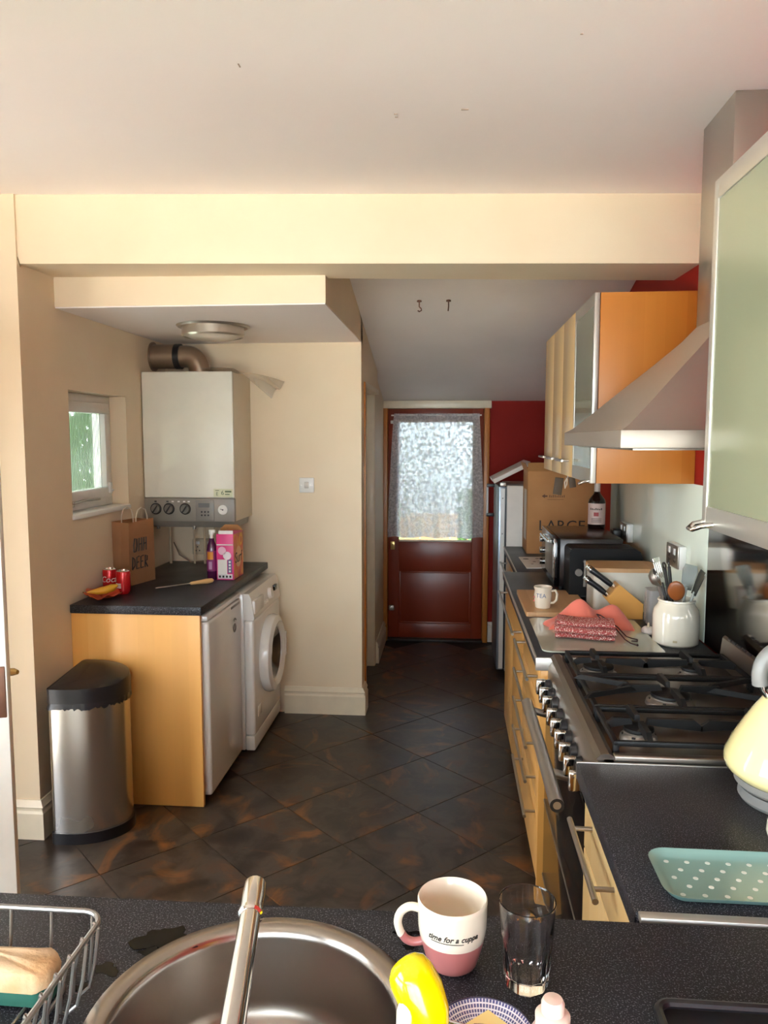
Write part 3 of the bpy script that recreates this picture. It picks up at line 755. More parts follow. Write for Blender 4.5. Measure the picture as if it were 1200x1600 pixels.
# half-round pedal bin
bn = thing('pedal_bin', 'half-round brushed steel bin with black lid beside the birch panel', 'bin', (-1.58, 2.98, 0))
def dshape(sc, n=28, L=.155, D=.265, x0=-1.585, yc=2.975):
    pts = []
    for i in range(n+1):
        a = -PI/2 + PI*i/n
        c, s_ = math.cos(a), math.sin(a)
        pts.append((x0 + .06 + (D-.06)*abs(c) + (sc-1)*D*.5*c, yc + L*math.copysign(abs(s_), s_)*sc))
    pts += arc(x0+.02-(sc-1)*.03, yc+L*sc-.02, .02, PI/2, PI, 4) + arc(x0+.02-(sc-1)*.03, yc-L*sc+.02, .02, PI, 1.5*PI, 4)
    return pts
obj('base', MB().prism(dshape(1.06), 'z', 0.0, .045), BLACKP, bn, smooth=50)
obj('body', MB().prism(dshape(1.0), 'z', .04, .588), STEELV, bn, smooth=50)
mb = MB(); P0 = dshape(1.04); n = len(P0); cx_ = -1.45; cy_ = 2.975
lv = []
for k, (sc, z) in enumerate(((1.0, .578), (1.0, .636), (.97, .648), (.80, .656), (.4, .660))):
    for p in P0: lv.append((cx_+(p[0]-cx_)*sc, cy_+(p[1]-cy_)*sc, z + (.018*(p[1]-cy_)/.16 if k > 1 else 0)))
fs = [tuple(range(n))] + [(k*n+i, k*n+(i+1) % n, (k+1)*n+(i+1) % n, (k+1)*n+i) for k in range(4) for i in range(n)] + [tuple(4*n+i for i in range(n))]
mb.raw(lv, fs)
obj('lid', mb, BLACKP, bn, smooth=35)
mb = MB(); rnd = random.Random(5); lv = []; m_ = 90
Pd = dshape(1.025, 80); m_ = len(Pd)
for z in (0, 1, 2):
    for i, p in enumerate(Pd):
        off = rnd.uniform(-.002, .003)
        lv.append((cx_+(p[0]-cx_)*(1+.02*z*.2)+off, cy_+(p[1]-cy_)*(1+.01*z)+off, [.580, .568, .556][z] + (rnd.uniform(-.008, .006) if z == 2 else 0)))
mb.raw(lv, [(k*m_+i, k*m_+(i+1) % m_, (k+1)*m_+(i+1) % m_, (k+1)*m_+i) for k in range(2) for i in range(m_)])
obj('bin_liner', mb, plain('bin_bag_black', '1b1b20', .3), bn)

# ------------------------------------------------------------------ things on the left worktop
T = .9005
pb = thing('paper_bag', 'brown kraft paper carrier bag with twisted handles lettered OHH DEER', 'bag', (-1.595, 3.69, T))
pb.rotation_euler = (0, 0, -R(15)); pb.location.x += .018
bx_, bX, by_, bY, bh = -1.640, -1.548, 3.585, 3.79, .315
z0, z1 = T, T+bh
mb = MB()
o_ = .012
mid = (by_+bY)/2
vs = [(bx_, by_, z0), (bX, by_, z0), (bX, bY, z0), (bx_, bY, z0), (bx_-.002, by_+.0, z1), (bX+o_, by_-.006, z1-.004), (bX+o_-.004, bY-.015, z1+.004), (bx_-.002, bY-.01, z1),
      ((bx_+bX)/2, by_+.016, z1-.006), ((bx_+bX)/2, by_+.004, z0+.10), ((bx_+bX)/2, bY-.03, z1), ((bx_+bX)/2, bY-.005, z0+.1)]
mb.raw(vs, [(0, 1, 2, 3), (1, 2, 6, 5), (0, 3, 7, 4), (0, 9, 8, 4), (9, 1, 5, 8), (0, 1, 9), (2, 11, 10, 6), (11, 3, 7, 10), (2, 3, 11)])
g = bmesh.ops.solidify(mb.bm, geom=mb.bm.faces[:], thickness=.0015)
body = obj('bag_body', mb, KRAFT, pb, smooth=12)
PAPERW = plain('twisted_paper', 'd8c8b4', .8)
for x in (bX+.004, bx_+.010):
    obj('handle', MB().tube([(x, mid-.045+.0, z1-.03), (x, mid-.043, z1+.02), (x, mid-.03, z1+.052), (x, mid, z1+.064), (x, mid+.03, z1+.052), (x, mid+.043, z1+.02), (x, mid+.045, z1-.03)], .0028, 6), PAPERW, pb)
LET = {'O': [[(0, 0), (-.05, .5), (.1, 1), (.5, .95), (.55, .4), (.35, 0), (0, 0)]], 'H': [[(0, 0), (.05, 1)], [(.55, 0), (.5, 1)], [(.02, .5), (.52, .55)]],
       'D': [[(0, 0), (.05, 1)], [(0, 1), (.45, .8), (.5, .3), (0, 0)]], 'E': [[(.5, 1), (0, .95), (.02, 0), (.5, .05)], [(0, .5), (.4, .55)]],
       'R': [[(0, 0), (.05, 1), (.45, .9), (.42, .55), (.03, .5), (.55, 0)]]}
mb = MB()
def bagface(y, z):
    t = (z-z0)/bh; return bX + .0015 + o_*t
for word, yy, zz, s_ in (('OHH', 3.615, T+.165, .066), ('DEER', 3.604, T+.078, .062)):
    y = yy
    for ch in word:
        for st_ in LET[ch]:
            mb.tube([(bagface(y+px*s_*.62, zz+pz*s_)+.0012, y+px*s_*.62, zz+pz*s_) for px, pz in st_], .0030, 5)
        y += s_*.52 if word == 'DEER' else s_*.55
obj('hand_lettering', mb, INK, body)

RED = plain('red_can_print', 'c3151c', .22, .35, .04, coat=.3)
for i, (x, y, rz, lab) in enumerate(((-1.601, 3.455, 0.25, 'small red drink can nearer the wall beside the paper bag'), (-1.515, 3.41, -.5, 'small red drink can standing nearer the wooden-handled tool'))):
    cn = thing('drink_can', lab, 'can', (x, y, T), rz, 'red drink cans by the paper bag')
    obj('can_body', MB().lathe([(.0001, .004), (.020, .003), (.024, 0), (.0315, .012), (.0325, .018), (.0325, .098), (.0305, .106)], n=28), RED, cn, local=True)
    obj('can_lid', MB().lathe([(.0305, .106), (.0275, .1095), (.0265, .1095), (.0255, .104), (.0001, .104)], n=28).box(-.004, .010, -.006, .006, .1045, .1065, .001), CHROME, cn, local=True)
    def bend(v): 
        a = v.x/.0328 - PI/2; return Vector(((.0328+v.z)*math.cos(a), (.0328+v.z)*math.sin(a), v.y))
    mb = MB().text('Coca', .040, Matrix.Translation((0, 0, .060)), .0003, bend, .25)
    if i: 
        mb = MB(); 
        for k in range(3):
            for a in range(8): 
                q = -PI/2 + .5 - a*.14; mb.box(-.0022, .0022, .0322, .0331, .030+k*.008, .036+k*.008, M=Matrix.Rotation(q - PI/2, 4, 'Z'))
    obj('can_lettering', mb, PVC, cn, local=True)

wr = thing('snack_wrapper', 'crumpled orange-red foil wrapper under the banana', 'wrapper', (-1.56, 3.29, T))
def wf(u, v):
    a = u*2*PI; r = v
    x = -1.562 + r*(.075+.012*math.sin(3*a))*math.cos(a); y = 3.285 + r*(.095+.015*math.cos(5*a))*math.sin(a)
    z = T + .004 + .018*v*v + .006*v*math.sin(a*7) + (.014*v if math.cos(a) < -.2 else 0)
    return (x, y, z)
mb = MB().grid(wf, 36, 5, .0012)
obj('foil', mb, plain('orange_foil', 'c2502a', .35, .3, .15), wr)
bp = [(-1.612, 3.245, T+.036), (-1.600, 3.255, T+.036), (-1.575, 3.27, T+.036), (-1.545, 3.285, T+.040), (-1.520, 3.305, T+.048), (-1.508, 3.325, T+.054)]
bnn = thing('banana', 'small ripe yellow banana on the orange wrapper', 'fruit', (-1.55, 3.28, T+.02))
obj('skin', MB().tube(bp, [.004, .007, .014, .018, .017, .007], 10), plain('banana_yellow', 'e0a92c', .45, 0, .1), bnn)
obj('stem', MB().tube([(-1.612, 3.245, T+.036), (-1.628, 3.238, T+.037)], [.004, .003], 8), plain('banana_stem', '7a6a34', .6), bnn)

sd = thing('screwdriver', 'thin steel tool with pale wooden handle lying on the dark worktop', 'tool', (-1.29, 3.61, T))
a_ = Vector((-1.405, 3.517, T+.006)); b_ = Vector((-1.178, 3.705, T+.013)); dd = (b_-a_)
def al(t): return a_ + dd*t
obj('shaft', MB().tube([al(0), al(.02), al(.60)], [.002, .0035, .0035], 8), STEELD, sd)
obj('handle', MB().tube([al(.58), al(.60), al(.64), al(.75), al(.88), al(.97), al(1.0)], [.004, .008, .0085, .0105, .0135, .011, .004], 14), PALEWOOD, sd)

bt = thing('purple_bottle', 'slim purple liquid bottle with white nozzle beside the detergent box', 'bottle', (-1.215, 3.80, T))
PURP = plain('purple_plastic', '4b1440', .15, 0, .05, coat=.4)
obj('bottle_body', MB().lathe([(.0001, 0), (.024, 0), (.0255, .006), (.0255, .15), (.022, .178), (.013, .200), (.011, .212)], n=24), PURP, bt, local=True)
lbz = obj('bottle_label', MB().lathe([(.0259, .045), (.0259, .15)], n=24), plain('bottle_label_plum', '7a1f63', .35), bt, local=True)
obj('label_picture', MB().lathe([(.0262, .105), (.0262, .145)], n=10, a0=-2.3, a1=-1.0), plain('bottle_label_orange', 'd98a2b', .4), lbz, local=True)
obj('label_print', MB().lathe([(.0262, .055), (.0262, .095)], n=6, a0=-2.0, a1=-1.3), plain('bottle_label_pale', 'b98bb0', .4), lbz, local=True)
obj('nozzle', MB().cyl((0, 0, .210), (0, 0, .235), .008).cyl((0, 0, .232), (0, 0, .250), .013).box(-.013, .020, -.007, .007, .240, .256, .003), PVC, bt, local=True)

db = thing('detergent_box', 'pink and orange laundry powder box lettered Surf', 'box', (-1.14, 3.875, T))
dx0, dx1, dy0, dy1, dz = -1.187, -1.098, 3.785, 3.965, T+.235
bb = obj('carton', MB().box(dx0, dx1, dy0, dy1, T, dz, .0015), plain('carton_pink', 'd3357e', .4), db)
def patchmat(name, f):
    m = Mat(name, 'ffffff', .4); n = m.noise(14, 3); m.color(m.ramp(n, f)); return m.m
obj('side_print', MB().box(dx1-.0002, dx1+.0008, dy0+.003, dy1-.003, T+.003, dz-.003), patchmat('carton_side_print', [(.35, 'b83a3a'), (.5, 'd9633a'), (.65, 'e39a35')]), bb)
mb = MB().text('Surf', .078, Matrix.Translation((dx1+.0014, (dy0+dy1)/2-.005, T+.105)) @ Matrix.Rotation(PI/2, 4, 'Z') @ Matrix.Rotation(PI/2, 4, 'X'), .0005, shear=.15)
obj('brand_lettering', mb, INK, bb)
obj('burst', MB().cyl((dx1, 3.875, T+.11), (dx1+.0010, 3.875, T+.11), .055, n=24), plain('burst_cream', 'e7b98a', .5), bb)
obj('swirl', MB().lathe([(.018, 0), (.032, 0), (.032, .001), (.018, .001)], (dx1+.001, 3.92, T+.195), 24, 'x'), plain('swirl_yellow', 'e8a91e', .4), bb)
obj('white_panel', MB().box(dx0+.006, dx0+.055, dy0-.0008, dy0+.001, T+.012, T+.105), PVC, bb)
obj('icon_strip', MB().box(dx0+.058, dx0+.080, dy0-.0008, dy0+.001, T+.035, T+.105), plain('icon_purple', '6b5a8a', .5), bb)
obj('bottom_strip', MB().box(dx0+.006, dx0+.082, dy0-.0012, dy0+.001, T+.006, T+.030), plain('strip_grey', 'd8d4d6', .5), bb)
for i in range(4): obj('icon', MB().box(dx0+.012+i*.018, dx0+.022+i*.018, dy0-.0018, dy0, T+.012, T+.023), INK, bb)
for i in range(4): obj('icon', MB().box(dx0+.064, dx0+.074, dy0-.0016, dy0, T+.040+i*.016, T+.050+i*.016), PVC, bb)
for x, z, c in ((dx0+.030, T+.150, 'e6b9cf'), (dx0+.056, T+.125, 'efe6ee')): obj('dot_print', MB().cyl((x, dy0+.001, z), (x, dy0-.0012, z), .021, n=24), plain('dot_'+c, c, .5), bb)
obj('top_band', MB().box(dx0+.002, dx1-.002, dy0-.001, dy0+.001, T+.178, T+.184), PVC, bb)
obj('flap', MB().box(dx0+.012, dx1-.002, dy0+.004, dy0+.007, dz, dz+.018), PVC, bb)
pc = thing('cardboard_flap', 'brown cardboard offcut standing behind the detergent box', 'cardboard', (-1.17, 4.01, T))
obj('sheet', MB().prism([(-1.225, T), (-1.105, T), (-1.105, T+.235), (-1.13, T+.262), (-1.20, T+.262), (-1.225, T+.24)], 'y', 3.985, 3.990), CARD, pc)

# ------------------------------------------------------------------ right side: base units, worktops, cooker
FX = 0.285         # worktop front edge
T = .9005
def drawer_front(parent, x, y0, y1, z0, z1, mat=DRAWER_Y, handle=True, hl=None, name='drawer'):
    d = obj(name, MB().box(x, x+.019, y0, y1, z0, z1, .0015), mat, parent)
    if handle:
        c = (y0+y1)/2; L = (hl or (y1-y0)*.86)/2; z = z1 - min(.05, (z1-z0)*.42)
        bar_handle(d, (x-.040, c-L, z), (x-.040, c+L, z), (.041, 0, 0), .006, STEELD)
    return d
# five-drawer unit next to the cooker
cu = thing('drawer_unit', 'birch five-drawer base unit with long bar handles next to the cooker', 'cabinet', (.6, 2.84, 0))
obj('carcass', MB().box(.325, .895, 2.555, 3.145, .10, .858), BIRCH_X, cu)
obj('plinth', MB().box(.345, .895, 2.535, 3.145, .002, .10), BIRCH_Y, cu)
obj('end_panel', MB().box(.300, .895, 2.508, 2.530, .002, .857, .001), BIRCH_X, cu)
zz = [.855, .735, .615, .495, .370, .105]
for a, b in zip(zz[1:], zz[:-1]): drawer_front(cu, .303, 2.535, 3.143, a+.002, b-.002)
cu2 = thing('base_cabinet', 'wide birch base unit with one long top handle beyond the drawers', 'cabinet', (.6, 3.64, 0))
obj('carcass', MB().box(.325, .895, 3.150, 4.150, .10, .858), BIRCH_X, cu2)
obj('plinth', MB().box(.345, .895, 3.150, 4.150, .002, .10), BIRCH_Y, cu2)
drawer_front(cu2, .303, 3.150, 4.148, .715, .853, hl=.92)
obj('door', MB().box(.303, .322, 3.150, 3.647, .105, .711, .0015), DRAWER_Y, cu2)
obj('door', MB().box(.303, .322, 3.651, 4.148, .105, .711, .0015), DRAWER_Y, cu2)
cu3 = thing('base_cabinet', 'set-back birch base unit under the cardboard box', 'cabinet', (.65, 4.67, 0))
obj('carcass', MB().box(.395, .895, 4.160, 5.150, .10, .852), BIRCH_X, cu3)
obj('plinth', MB().box(.415, .895, 4.160, 5.150, .002, .10), BIRCH_Y, cu3)
drawer_front(cu3, .375, 4.162, 4.650, .70, .850, hl=.4); drawer_front(cu3, .375, 4.655, 5.148, .70, .850, hl=.4)
obj('door', MB().box(.375, .394, 4.162, 4.650, .105, .696, .0015), DRAWER_Y, cu3); obj('door', MB().box(.375, .394, 4.655, 5.148, .105, .696, .0015), DRAWER_Y, cu3)
wt2 = thing('worktop', 'dark speckled worktop between cooker and black oven carrying the chopping boards', 'worktop', (.6, 3.33, .862))
obj('slab', MB().box(FX, .893, 2.514, 4.155, .862, .900, .003), TOP, wt2)
obj('edge_trim', MB().box(FX-.002, FX+.004, 2.512, 4.155, .888, .9008, .001), ALU, wt2)
obj('end_strip', MB().box(FX-.002, .893, 2.504, 2.516, .858, .9010, .002), ALU, wt2)
wt3 = thing('worktop', 'set-back dark worktop beside the tall fridge carrying the cardboard box', 'worktop', (.63, 4.68, .856))
obj('slab', MB().box(.360, .893, 4.160, 5.178, .856, .897, .003), TOP, wt3)
obj('edge_trim', MB().box(.357, .363, 4.160, 5.178, .886, .8978, .001), ALU, wt3)
obj('end_strip', MB().box(.36, .893, 4.1565, 4.1605, .870, .8985), ALU, wt3)
# near unit and worktop
cu4 = thing('base_cabinet', 'pale birch base unit in front of the kettle between sink and cooker', 'cabinet', (.6, 1.41, 0))
obj('carcass', MB().box(.325, .895, 1.135, 1.672, .10, .858), BIRCH_X, cu4)
obj('plinth', MB().box(.345, .895, 1.135, 1.672, .002, .10), BIRCH_Y, cu4)
d = obj('drawer', MB().box(.303, .322, 1.137, 1.670, .715, .855, .0015), PALE_Y, cu4)
bar_handle(d, (.262, 1.32, .80), (.262, 1.62, .80), (.042, 0, 0), .006, STEELD)
obj('door', MB().box(.303, .322, 1.137, 1.670, .105, .711, .0015), PALE_Y, cu4)
wt4 = thing('worktop', 'dark speckled worktop between the sink run and the cooker under the kettle', 'worktop', (.6, 1.41, .862))
obj('slab', MB().box(FX, .893, 1.138, 1.685, .862, .900, .003), TOP, wt4)
obj('end_strip', MB().box(FX, .893, 1.683, 1.688, .862, .9015, .0005), STEELD, wt4)
obj('joint_strip', MB().box(FX+.005, .893, 1.120, 1.138, .89, .9025, .001), ALU, wt4)

# range cooker
ck = thing('range_cooker', 'stainless steel gas range cooker with black pan supports and row of knobs', 'cooker', (.6, 2.095, 0))
cy0, cy1, cx0, cx1 = 1.695, 2.498, .318, .880
obj('body', MB().box(cx0+.03, cx1, cy0, cy1, .09, .87, .003), STEELD, ck)
obj('plinth', MB().box(cx0+.06, cx1, cy0+.01, cy1-.01, .002, .09), BLACKP, ck)
ov = obj('oven_door', MB().box(cx0, cx0+.028, cy0+.004, cy1-.004, .16, .765, .004), BLACKG, ck)
obj('door_trim', MB().box(cx0-.002, cx0+.004, cy0+.004, cy1-.004, .42, .425).box(cx0-.002, cx0+.004, cy0+.004, cy1-.004, .16, .166), STEELD, ov)
mb = MB().cyl((.248, cy0+.015, .785), (.248, cy1-.10, .785), .0165, n=20)
hnd = obj('door_handle', mb, STEELD, ov)
for y in (cy0+.20, cy1-.16): obj('handle_stub', MB().cyl((.248, y, .785), (cx0+.004, y, .765), .011, n=12), STEELD, hnd)
obj('handle_bore', MB().lathe([(.0001, .002), (.009, .002), (.0095, -.0006), (.0165, -.0006)], (.248, cy0+.0148, .785), 20, 'y'), BLACKP, hnd)
fa = obj('fascia', MB().prism([(cx0+.002, .775), (cx0+.006, .875), (cx0+.03, .905), (cx0+.05, .905), (cx0+.05, .775)], 'y', cy0, cy1), COOKS, ck)
for i in range(9):
    y = cy0+.055 + i*.083
    if i >= 6: y += .02
    k = obj('knob', MB().cyl((cx0+.005, y, .828), (cx0-.012, y, .827), .024, .022, n=20), BLACKP, fa)
    obj('knob_grip', MB().box(cx0-.040, cx0-.008, y-.009, y+.009, .802, .852, .006, 3), CHROME, k)
obj('hob_rim', MB().prism([(cx0+.02, .893), (cx0+.012, .905), (cx0+.022, .916), (cx0+.04, .918), (cx0+.052, .910), (cx0+.052, .893)], 'y', cy0, cy1).box(cx0+.05, cx1, cy0, cy0+.022, .893, .915, .006, 3).box(cx0+.05, cx1, cy1-.022, cy1, .893, .915, .006, 3), COOKS, ck)
obj('hob_plate', MB().box(cx0+.045, cx1, cy0+.018, cy1-.018, .885, .898), ENAMEL, ck)
burn = [(.455, 1.835, .036), (.745, 1.835, .028), (.600, 2.095, .052), (.455, 2.345, .046), (.735, 2.345, .034)]
for x, y, r in burn:
    b = obj('burner', MB().lathe([(.0001, .898), (r*1.25, .898), (r*1.2, .908), (r*.98, .916), (r*.98, .921), (.0001, .921)], (x, y, 0), 28), plain('burner_alloy', '9c948b', .4, .8), ck)
    obj('burner_cap', MB().lathe([(r*.9, .921), (r*1.0, .924), (r*.97, .930), (r*.7, .933), (.0001, .933)], (x, y, 0), 28), IRON, b)
    for a in range(6):
        ang = a*PI/3; obj('flame_slot', MB().box(r*1.0-.004, r*1.0+.004, -.004, .004, .909, .915, M=Matrix.Translation((x, y, 0)) @ Matrix.Rotation(ang, 4, 'Z')), BLACKP, b)
def support(x0, x1, y0, y1, bs):
    zt = .950; mb = MB(); w = .006
    mb.box(x0, x1, y0, y0+.012, .925, .938, .003).box(x0, x1, y1-.012, y1, .925, .938, .003).box(x0, x0+.012, y0, y1, .925, .938, .003).box(x1-.012, x1, y0, y1, .925, .938, .003)
    for x in (x0, x1-.014):
        for y in (y0, y1-.014): mb.box(x, x+.014, y, y+.014, .8985, .93, .002)
    for bx, by, r in bs:
        for a in range(4):
            ang = a*PI/2 + PI/4*0
            dx, dy = math.cos(ang), math.sin(ang)
            far = ((x1 if dx > .5 else x0)-bx)*dx if abs(dx) > .5 else ((y1 if dy > 0 else y0)-by)*dy
            far = min(far, .15)
            M = Matrix.Translation((bx, by, 0)) @ Matrix.Rotation(ang, 4, 'Z')
            L = far-.003
            mb.M = M
            mb.prism([(r*.45, .938), (r*.55, .952), (L-.02, .952), (L, .936), (L, .925), (r*1.2, .934)], 'y', -w, w)
            mb.M = Matrix.Identity(4)
    return obj('pan_support', mb, IRON, ck)
support(.372, .868, 1.720, 1.955, [burn[0], burn[1]])
support(.372, .868, 1.960, 2.225, [burn[2]])
support(.372, .868, 2.230, 2.476, [burn[3], burn[4]])
for x, y, s_ in ((.40, 2.03, 1), (.40, 2.16, -1), (.80, 2.03, 1), (.80, 2.16, -1)):
    mb = MB(); mb.M = Matrix.Translation((x, y, 0)) @ Matrix.Rotation(s_*.5 if x < .6 else PI - s_*.5, 4, 'Z'); mb.prism([(-.05, .938), (-.03, .952), (.10, .952), (.12, .938)], 'y', -.005, .005)
    obj('support_finger', mb, IRON, ck)
up = obj('upstand', MB().prism([(.862, .898), (.880, .898), (.886, .985), (.880, .992), (.872, .985)], 'y', cy0, cy1), COOKS, ck)
for i in range(18):
    y = cy0+.05 + i*.0405; obj('slot', MB().box(.874, .8795, y, y+.026, .984, .9925), BLACKP, up)

# splashbacks on the right wall
sp = tag(obj('glass_splashback', MB().box(.894, .8985, 2.745, 4.39, .901, 1.452, .001), SPLASH), 'pale green glass splashback under the far wall cupboards', 'splashback')
sp2 = tag(obj('steel_splashback', MB().box(.894, .8985, 1.10, 2.738, .901, 1.66, .001), STEELS), 'brushed steel splashback behind the cooker and kettle', 'splashback')

# wall cupboards
CZ0, CZ1, CX = 1.452, 2.152, .520
wc = thing('wall_cupboard', 'birch wall cupboard with frosted glass door next to the cooker hood', 'cupboard', (.7, 3.15, CZ0))
obj('carcass', MB().box(CX+.022, .898, 2.93, 3.375, CZ0, CZ1, .001), BIRCH_WALL, wc)
dd_ = obj('door', MB().box(CX, CX+.020, 2.930, 2.952, CZ0, CZ1, .002).box(CX, CX+.020, 3.353, 3.375, CZ0, CZ1, .002).box(CX, CX+.020, 2.952, 3.353, CZ0, CZ0+.055, .002).box(CX, CX+.020, 2.952, 3.353, CZ1-.045, CZ1, .002), ALU, wc)
obj('door_glass', MB().box(CX+.002, CX+.016, 2.950, 3.355, CZ0+.053, CZ1-.043), FROST, dd_)
def bow(parent, x, y, z, L=.09, d=.03, mat=CHROME):
    P = [(x+.001, y-L/2, z), (x-d*.6, y-L*.42, z-.004), (x-d, y-L*.2, z-.012), (x-d, y+L*.2, z-.012), (x-d*.6, y+L*.42, z-.004), (x+.001, y+L/2, z)]
    return obj('handle', MB().tube(P, .005, 10), mat, parent)
bow(dd_, CX, 2.985, CZ0+.008, .055, .032)
for i, (ya, yb, lab) in enumerate(((3.378, 3.710, 'plain birch-fronted wall cupboard next to the glass-door one'), (3.713, 4.045, 'middle one of the three plain birch-fronted wall cupboards'), (4.048, 4.380, 'plain birch-fronted wall cupboard nearest the back door'))):
    w = thing('wall_cupboard', lab, 'cupboard', (.7, (ya+yb)/2, CZ0), 0, 'plain birch wall cupboards')
    obj('carcass', MB().box(CX+.022, .898, ya, yb, CZ0, CZ1, .001), BIRCH_WALL, w)
    dd2 = obj('door', MB().box(CX, CX+.020, ya+.0015, yb-.0015, CZ0, CZ1, .002), PALE_Y, w)
    bar_handle(dd2, (CX-.034, ya+.06, CZ0+.07), (CX-.034, yb-.06, CZ0+.07), (.035, 0, 0), .0055, STEELD, inset=.03)
wn = thing('wall_cupboard', 'near wall cupboard with large aluminium framed frosted glass door', 'cupboard', (.7, 1.19, 1.445))
n0, n1, nz0, nz1 = .74, 1.640, 1.437, 2.130
obj('carcass', MB().box(CX+.022, .898, n0, n1, nz0, nz1, .001), BIRCH_WALL, wn)
dn = obj('door', MB().box(CX, CX+.020, n1-.024, n1, nz0, nz1, .002).box(CX, CX+.020, n0, n0+.024, nz0, nz1, .002).box(CX, CX+.020, n0+.024, n1-.024, nz0, nz0+.045, .002).box(CX, CX+.020, n0+.024, n1-.024, nz1-.04, nz1, .002), ALU, wn)
obj('door_glass', MB().box(CX+.003, CX+.016, n0+.022, n1-.022, nz0+.043, nz1-.038), FROST, dn)
bow(dn, CX, 1.600, nz0+.012, .06, .034)

# cooker hood
hd_ = thing('cooker_hood', 'stainless steel chimney cooker hood over the range cooker', 'cooker hood', (.65, 2.25, 1.597))
hx, hy0, hy1 = .388, 1.815, 2.70
obj('lip', MB().box(hx, .893, hy0, hy1, 1.597, 1.640, .003), brushed('hood_lip_steel', 'a0968c', .55, (4, 4, 4)), hd_)
fx, fy0, fy1 = .715, 2.12, 2.37
vs = []; prof = [(0, 1.640), (.06, 1.652), (.14, 1.675), (.26, 1.710), (.45, 1.768), (.7, 1.842), (.9, 1.905), (1, 1.945)]
for t, z in prof:
    x = hx+.004 + (fx-hx-.004)*t; a = hy0+.004 + (fy0-hy0)*t; b = hy1-.004 - (hy1-fy1)*t
    vs += [(x, a, z), (x, b, z), (.893, b, z), (.893, a, z)]
mb = MB(); mb.raw(vs, [(k*4+i, k*4+(i+1) % 4, (k+1)*4+(i+1) % 4, (k+1)*4+i) for k in range(len(prof)-1) for i in range(4)] + [(0, 1, 2, 3), tuple(4*(len(prof)-1)+i for i in range(4))])
obj('canopy', mb, STEEL, hd_, smooth=30)
obj('chimney', MB().box(fx, .893, fy0, fy1, 1.93, 2.503, .002), brushed('chimney_steel', 'b3aaa0', .3, (300, 300, 4)), hd_)
obj('filter', MB().box(hx+.04, .86, hy0+.05, hy1-.05, 1.592, 1.598), STEELD, hd_)

# sockets on the glass splashback
def wall_socket(label, y, z, plug):
    t = thing('power_socket', label, 'socket', (.894, y, z))
    obj('back_box', MB().box(.868, .8938, y-.085, y+.075, z-.045, z+.045, .003), PVC, t)
    pl = obj('plate', MB().box(.862, .869, y-.083, y+.073, z-.043, z+.043, .002), STEELD, t)
    for dy in (-.04, .03):
        obj('rocker', MB().box(.8585, .8625, y+dy-.011, y+dy+.011, z+.008, z+.032, .001), PVC, pl)
        obj('pin_hole', MB().box(.8612, .8625, y+dy-.013, y+dy-.006, z-.022, z-.014).box(.8612, .8625, y+dy+.006, y+dy+.013, z-.022, z-.014).box(.8612, .8625, y+dy-.004, y+dy+.004, z-.006, z+.004), BLACKP, pl)
    return t
wall_socket('steel double socket with white switches above the utensil crock', 3.06, 1.165, False)
wall_socket('steel double socket with a black plug near the black oven', 3.92, 1.155, True)
pg = thing('power_plug', 'black mains plug pushed into the socket beside the oven', 'plug', (.86, 3.95, 1.145))
obj('plug_body', MB().box(.815, .8605, 3.925, 3.985, 1.115, 1.165, .010, 3), BLACKP, pg)
obj('cable', MB().tube([(.83, 3.955, 1.118), (.82, 3.955, 1.07), (.835, 3.98, .99), (.85, 4.0, .905)], .0045, 8), BLACKP, pg)

# tall fridge by the back door
tf = thing('tall_fridge', 'tall fridge with shaded blue-grey front beyond the far worktop', 'fridge', (.6, 5.48, 0))
obj('body', MB().box(.375, .885, 5.19, 5.74, .03, 1.305, .006), plain('fridge_side_white', 'd9d2c8', .4), tf)
td = obj('door', MB().box(.318, .366, 5.19, 5.74, .04, 1.300, .008, 3), plain('fridge_front_shade', '8b95a0', .3, .6), tf)  # shade and bluish reflection are put into the front colour
obj('door_edge', MB().box(.334, .362, 5.186, 5.191, .05, 1.285), PVC, td)
obj('seal', MB().box(.365, .376, 5.195, 5.735, .05, 1.295), BLACKP, tf)
for z in (1.22, .98): obj('screw', MB().cyl((.348, 5.188, z), (.348, 5.184, z), .004, n=10), BLACKP, td)
obj('handle', MB().cyl((.268, 5.66, 1.06), (.268, 5.66, 1.27), .008, n=12), PVC, td)
for z in (1.05, 1.265): obj('handle_mount', MB().box(.262, .320, 5.648, 5.672, z, z+.025, .003), BLACKP, td)
obj('hinge', MB().box(.33, .37, 5.20, 5.24, 1.300, 1.325, .003), STEELD, tf)
for y in (5.23, 5.70): obj('foot', MB().cyl((.40, y, 0), (.40, y, .032), .018, n=12), BLACKP, tf)
wb = tag(obj('shelf_board', MB().box(0, .275, -.22, .22, 0, .028, .003, M=Matrix.Translation((.292, 5.42, 1.318)) @ Matrix.Rotation(-R(27), 4, 'Y')), plain('white_board', 'd8d0c8', .45)), 'white board propped at a slant on top of the tall fridge', 'board')

# cardboard box, papers
cb = thing('cardboard_box', 'large brown cardboard box printed LARGE on the far worktop', 'box', (.68, 4.95, .898))
z0 = .8985
cbb = obj('carton', MB().box(.478, .885, 4.84, 5.14, z0, 1.418, .002), CARD, cb)
obj('flap', MB().prism([(4.84, 1.416), (4.842, 1.420), (4.80, 1.472), (4.797, 1.470)], 'x', .475, .885), CARD, cb)
obj('flap', MB().prism([(.478, 1.416), (.481, 1.420), (.462, 1.468), (.459, 1.466)], 'y', 4.84, 5.14), CARD, cb)
obj('tape', MB().box(.4765, .4785, 4.90, 5.05, z0+.08, z0+.40), plain('worn_tape', 'b8a890', .35), cbb)
mb = MB().text('LARGE', .092, Matrix.Translation((.692, 4.8392, 1.075)) @ Matrix.Rotation(PI/2, 4, 'X'), .0005, sx=1.05)
obj('box_lettering', mb, INK, cbb)
mb = MB()
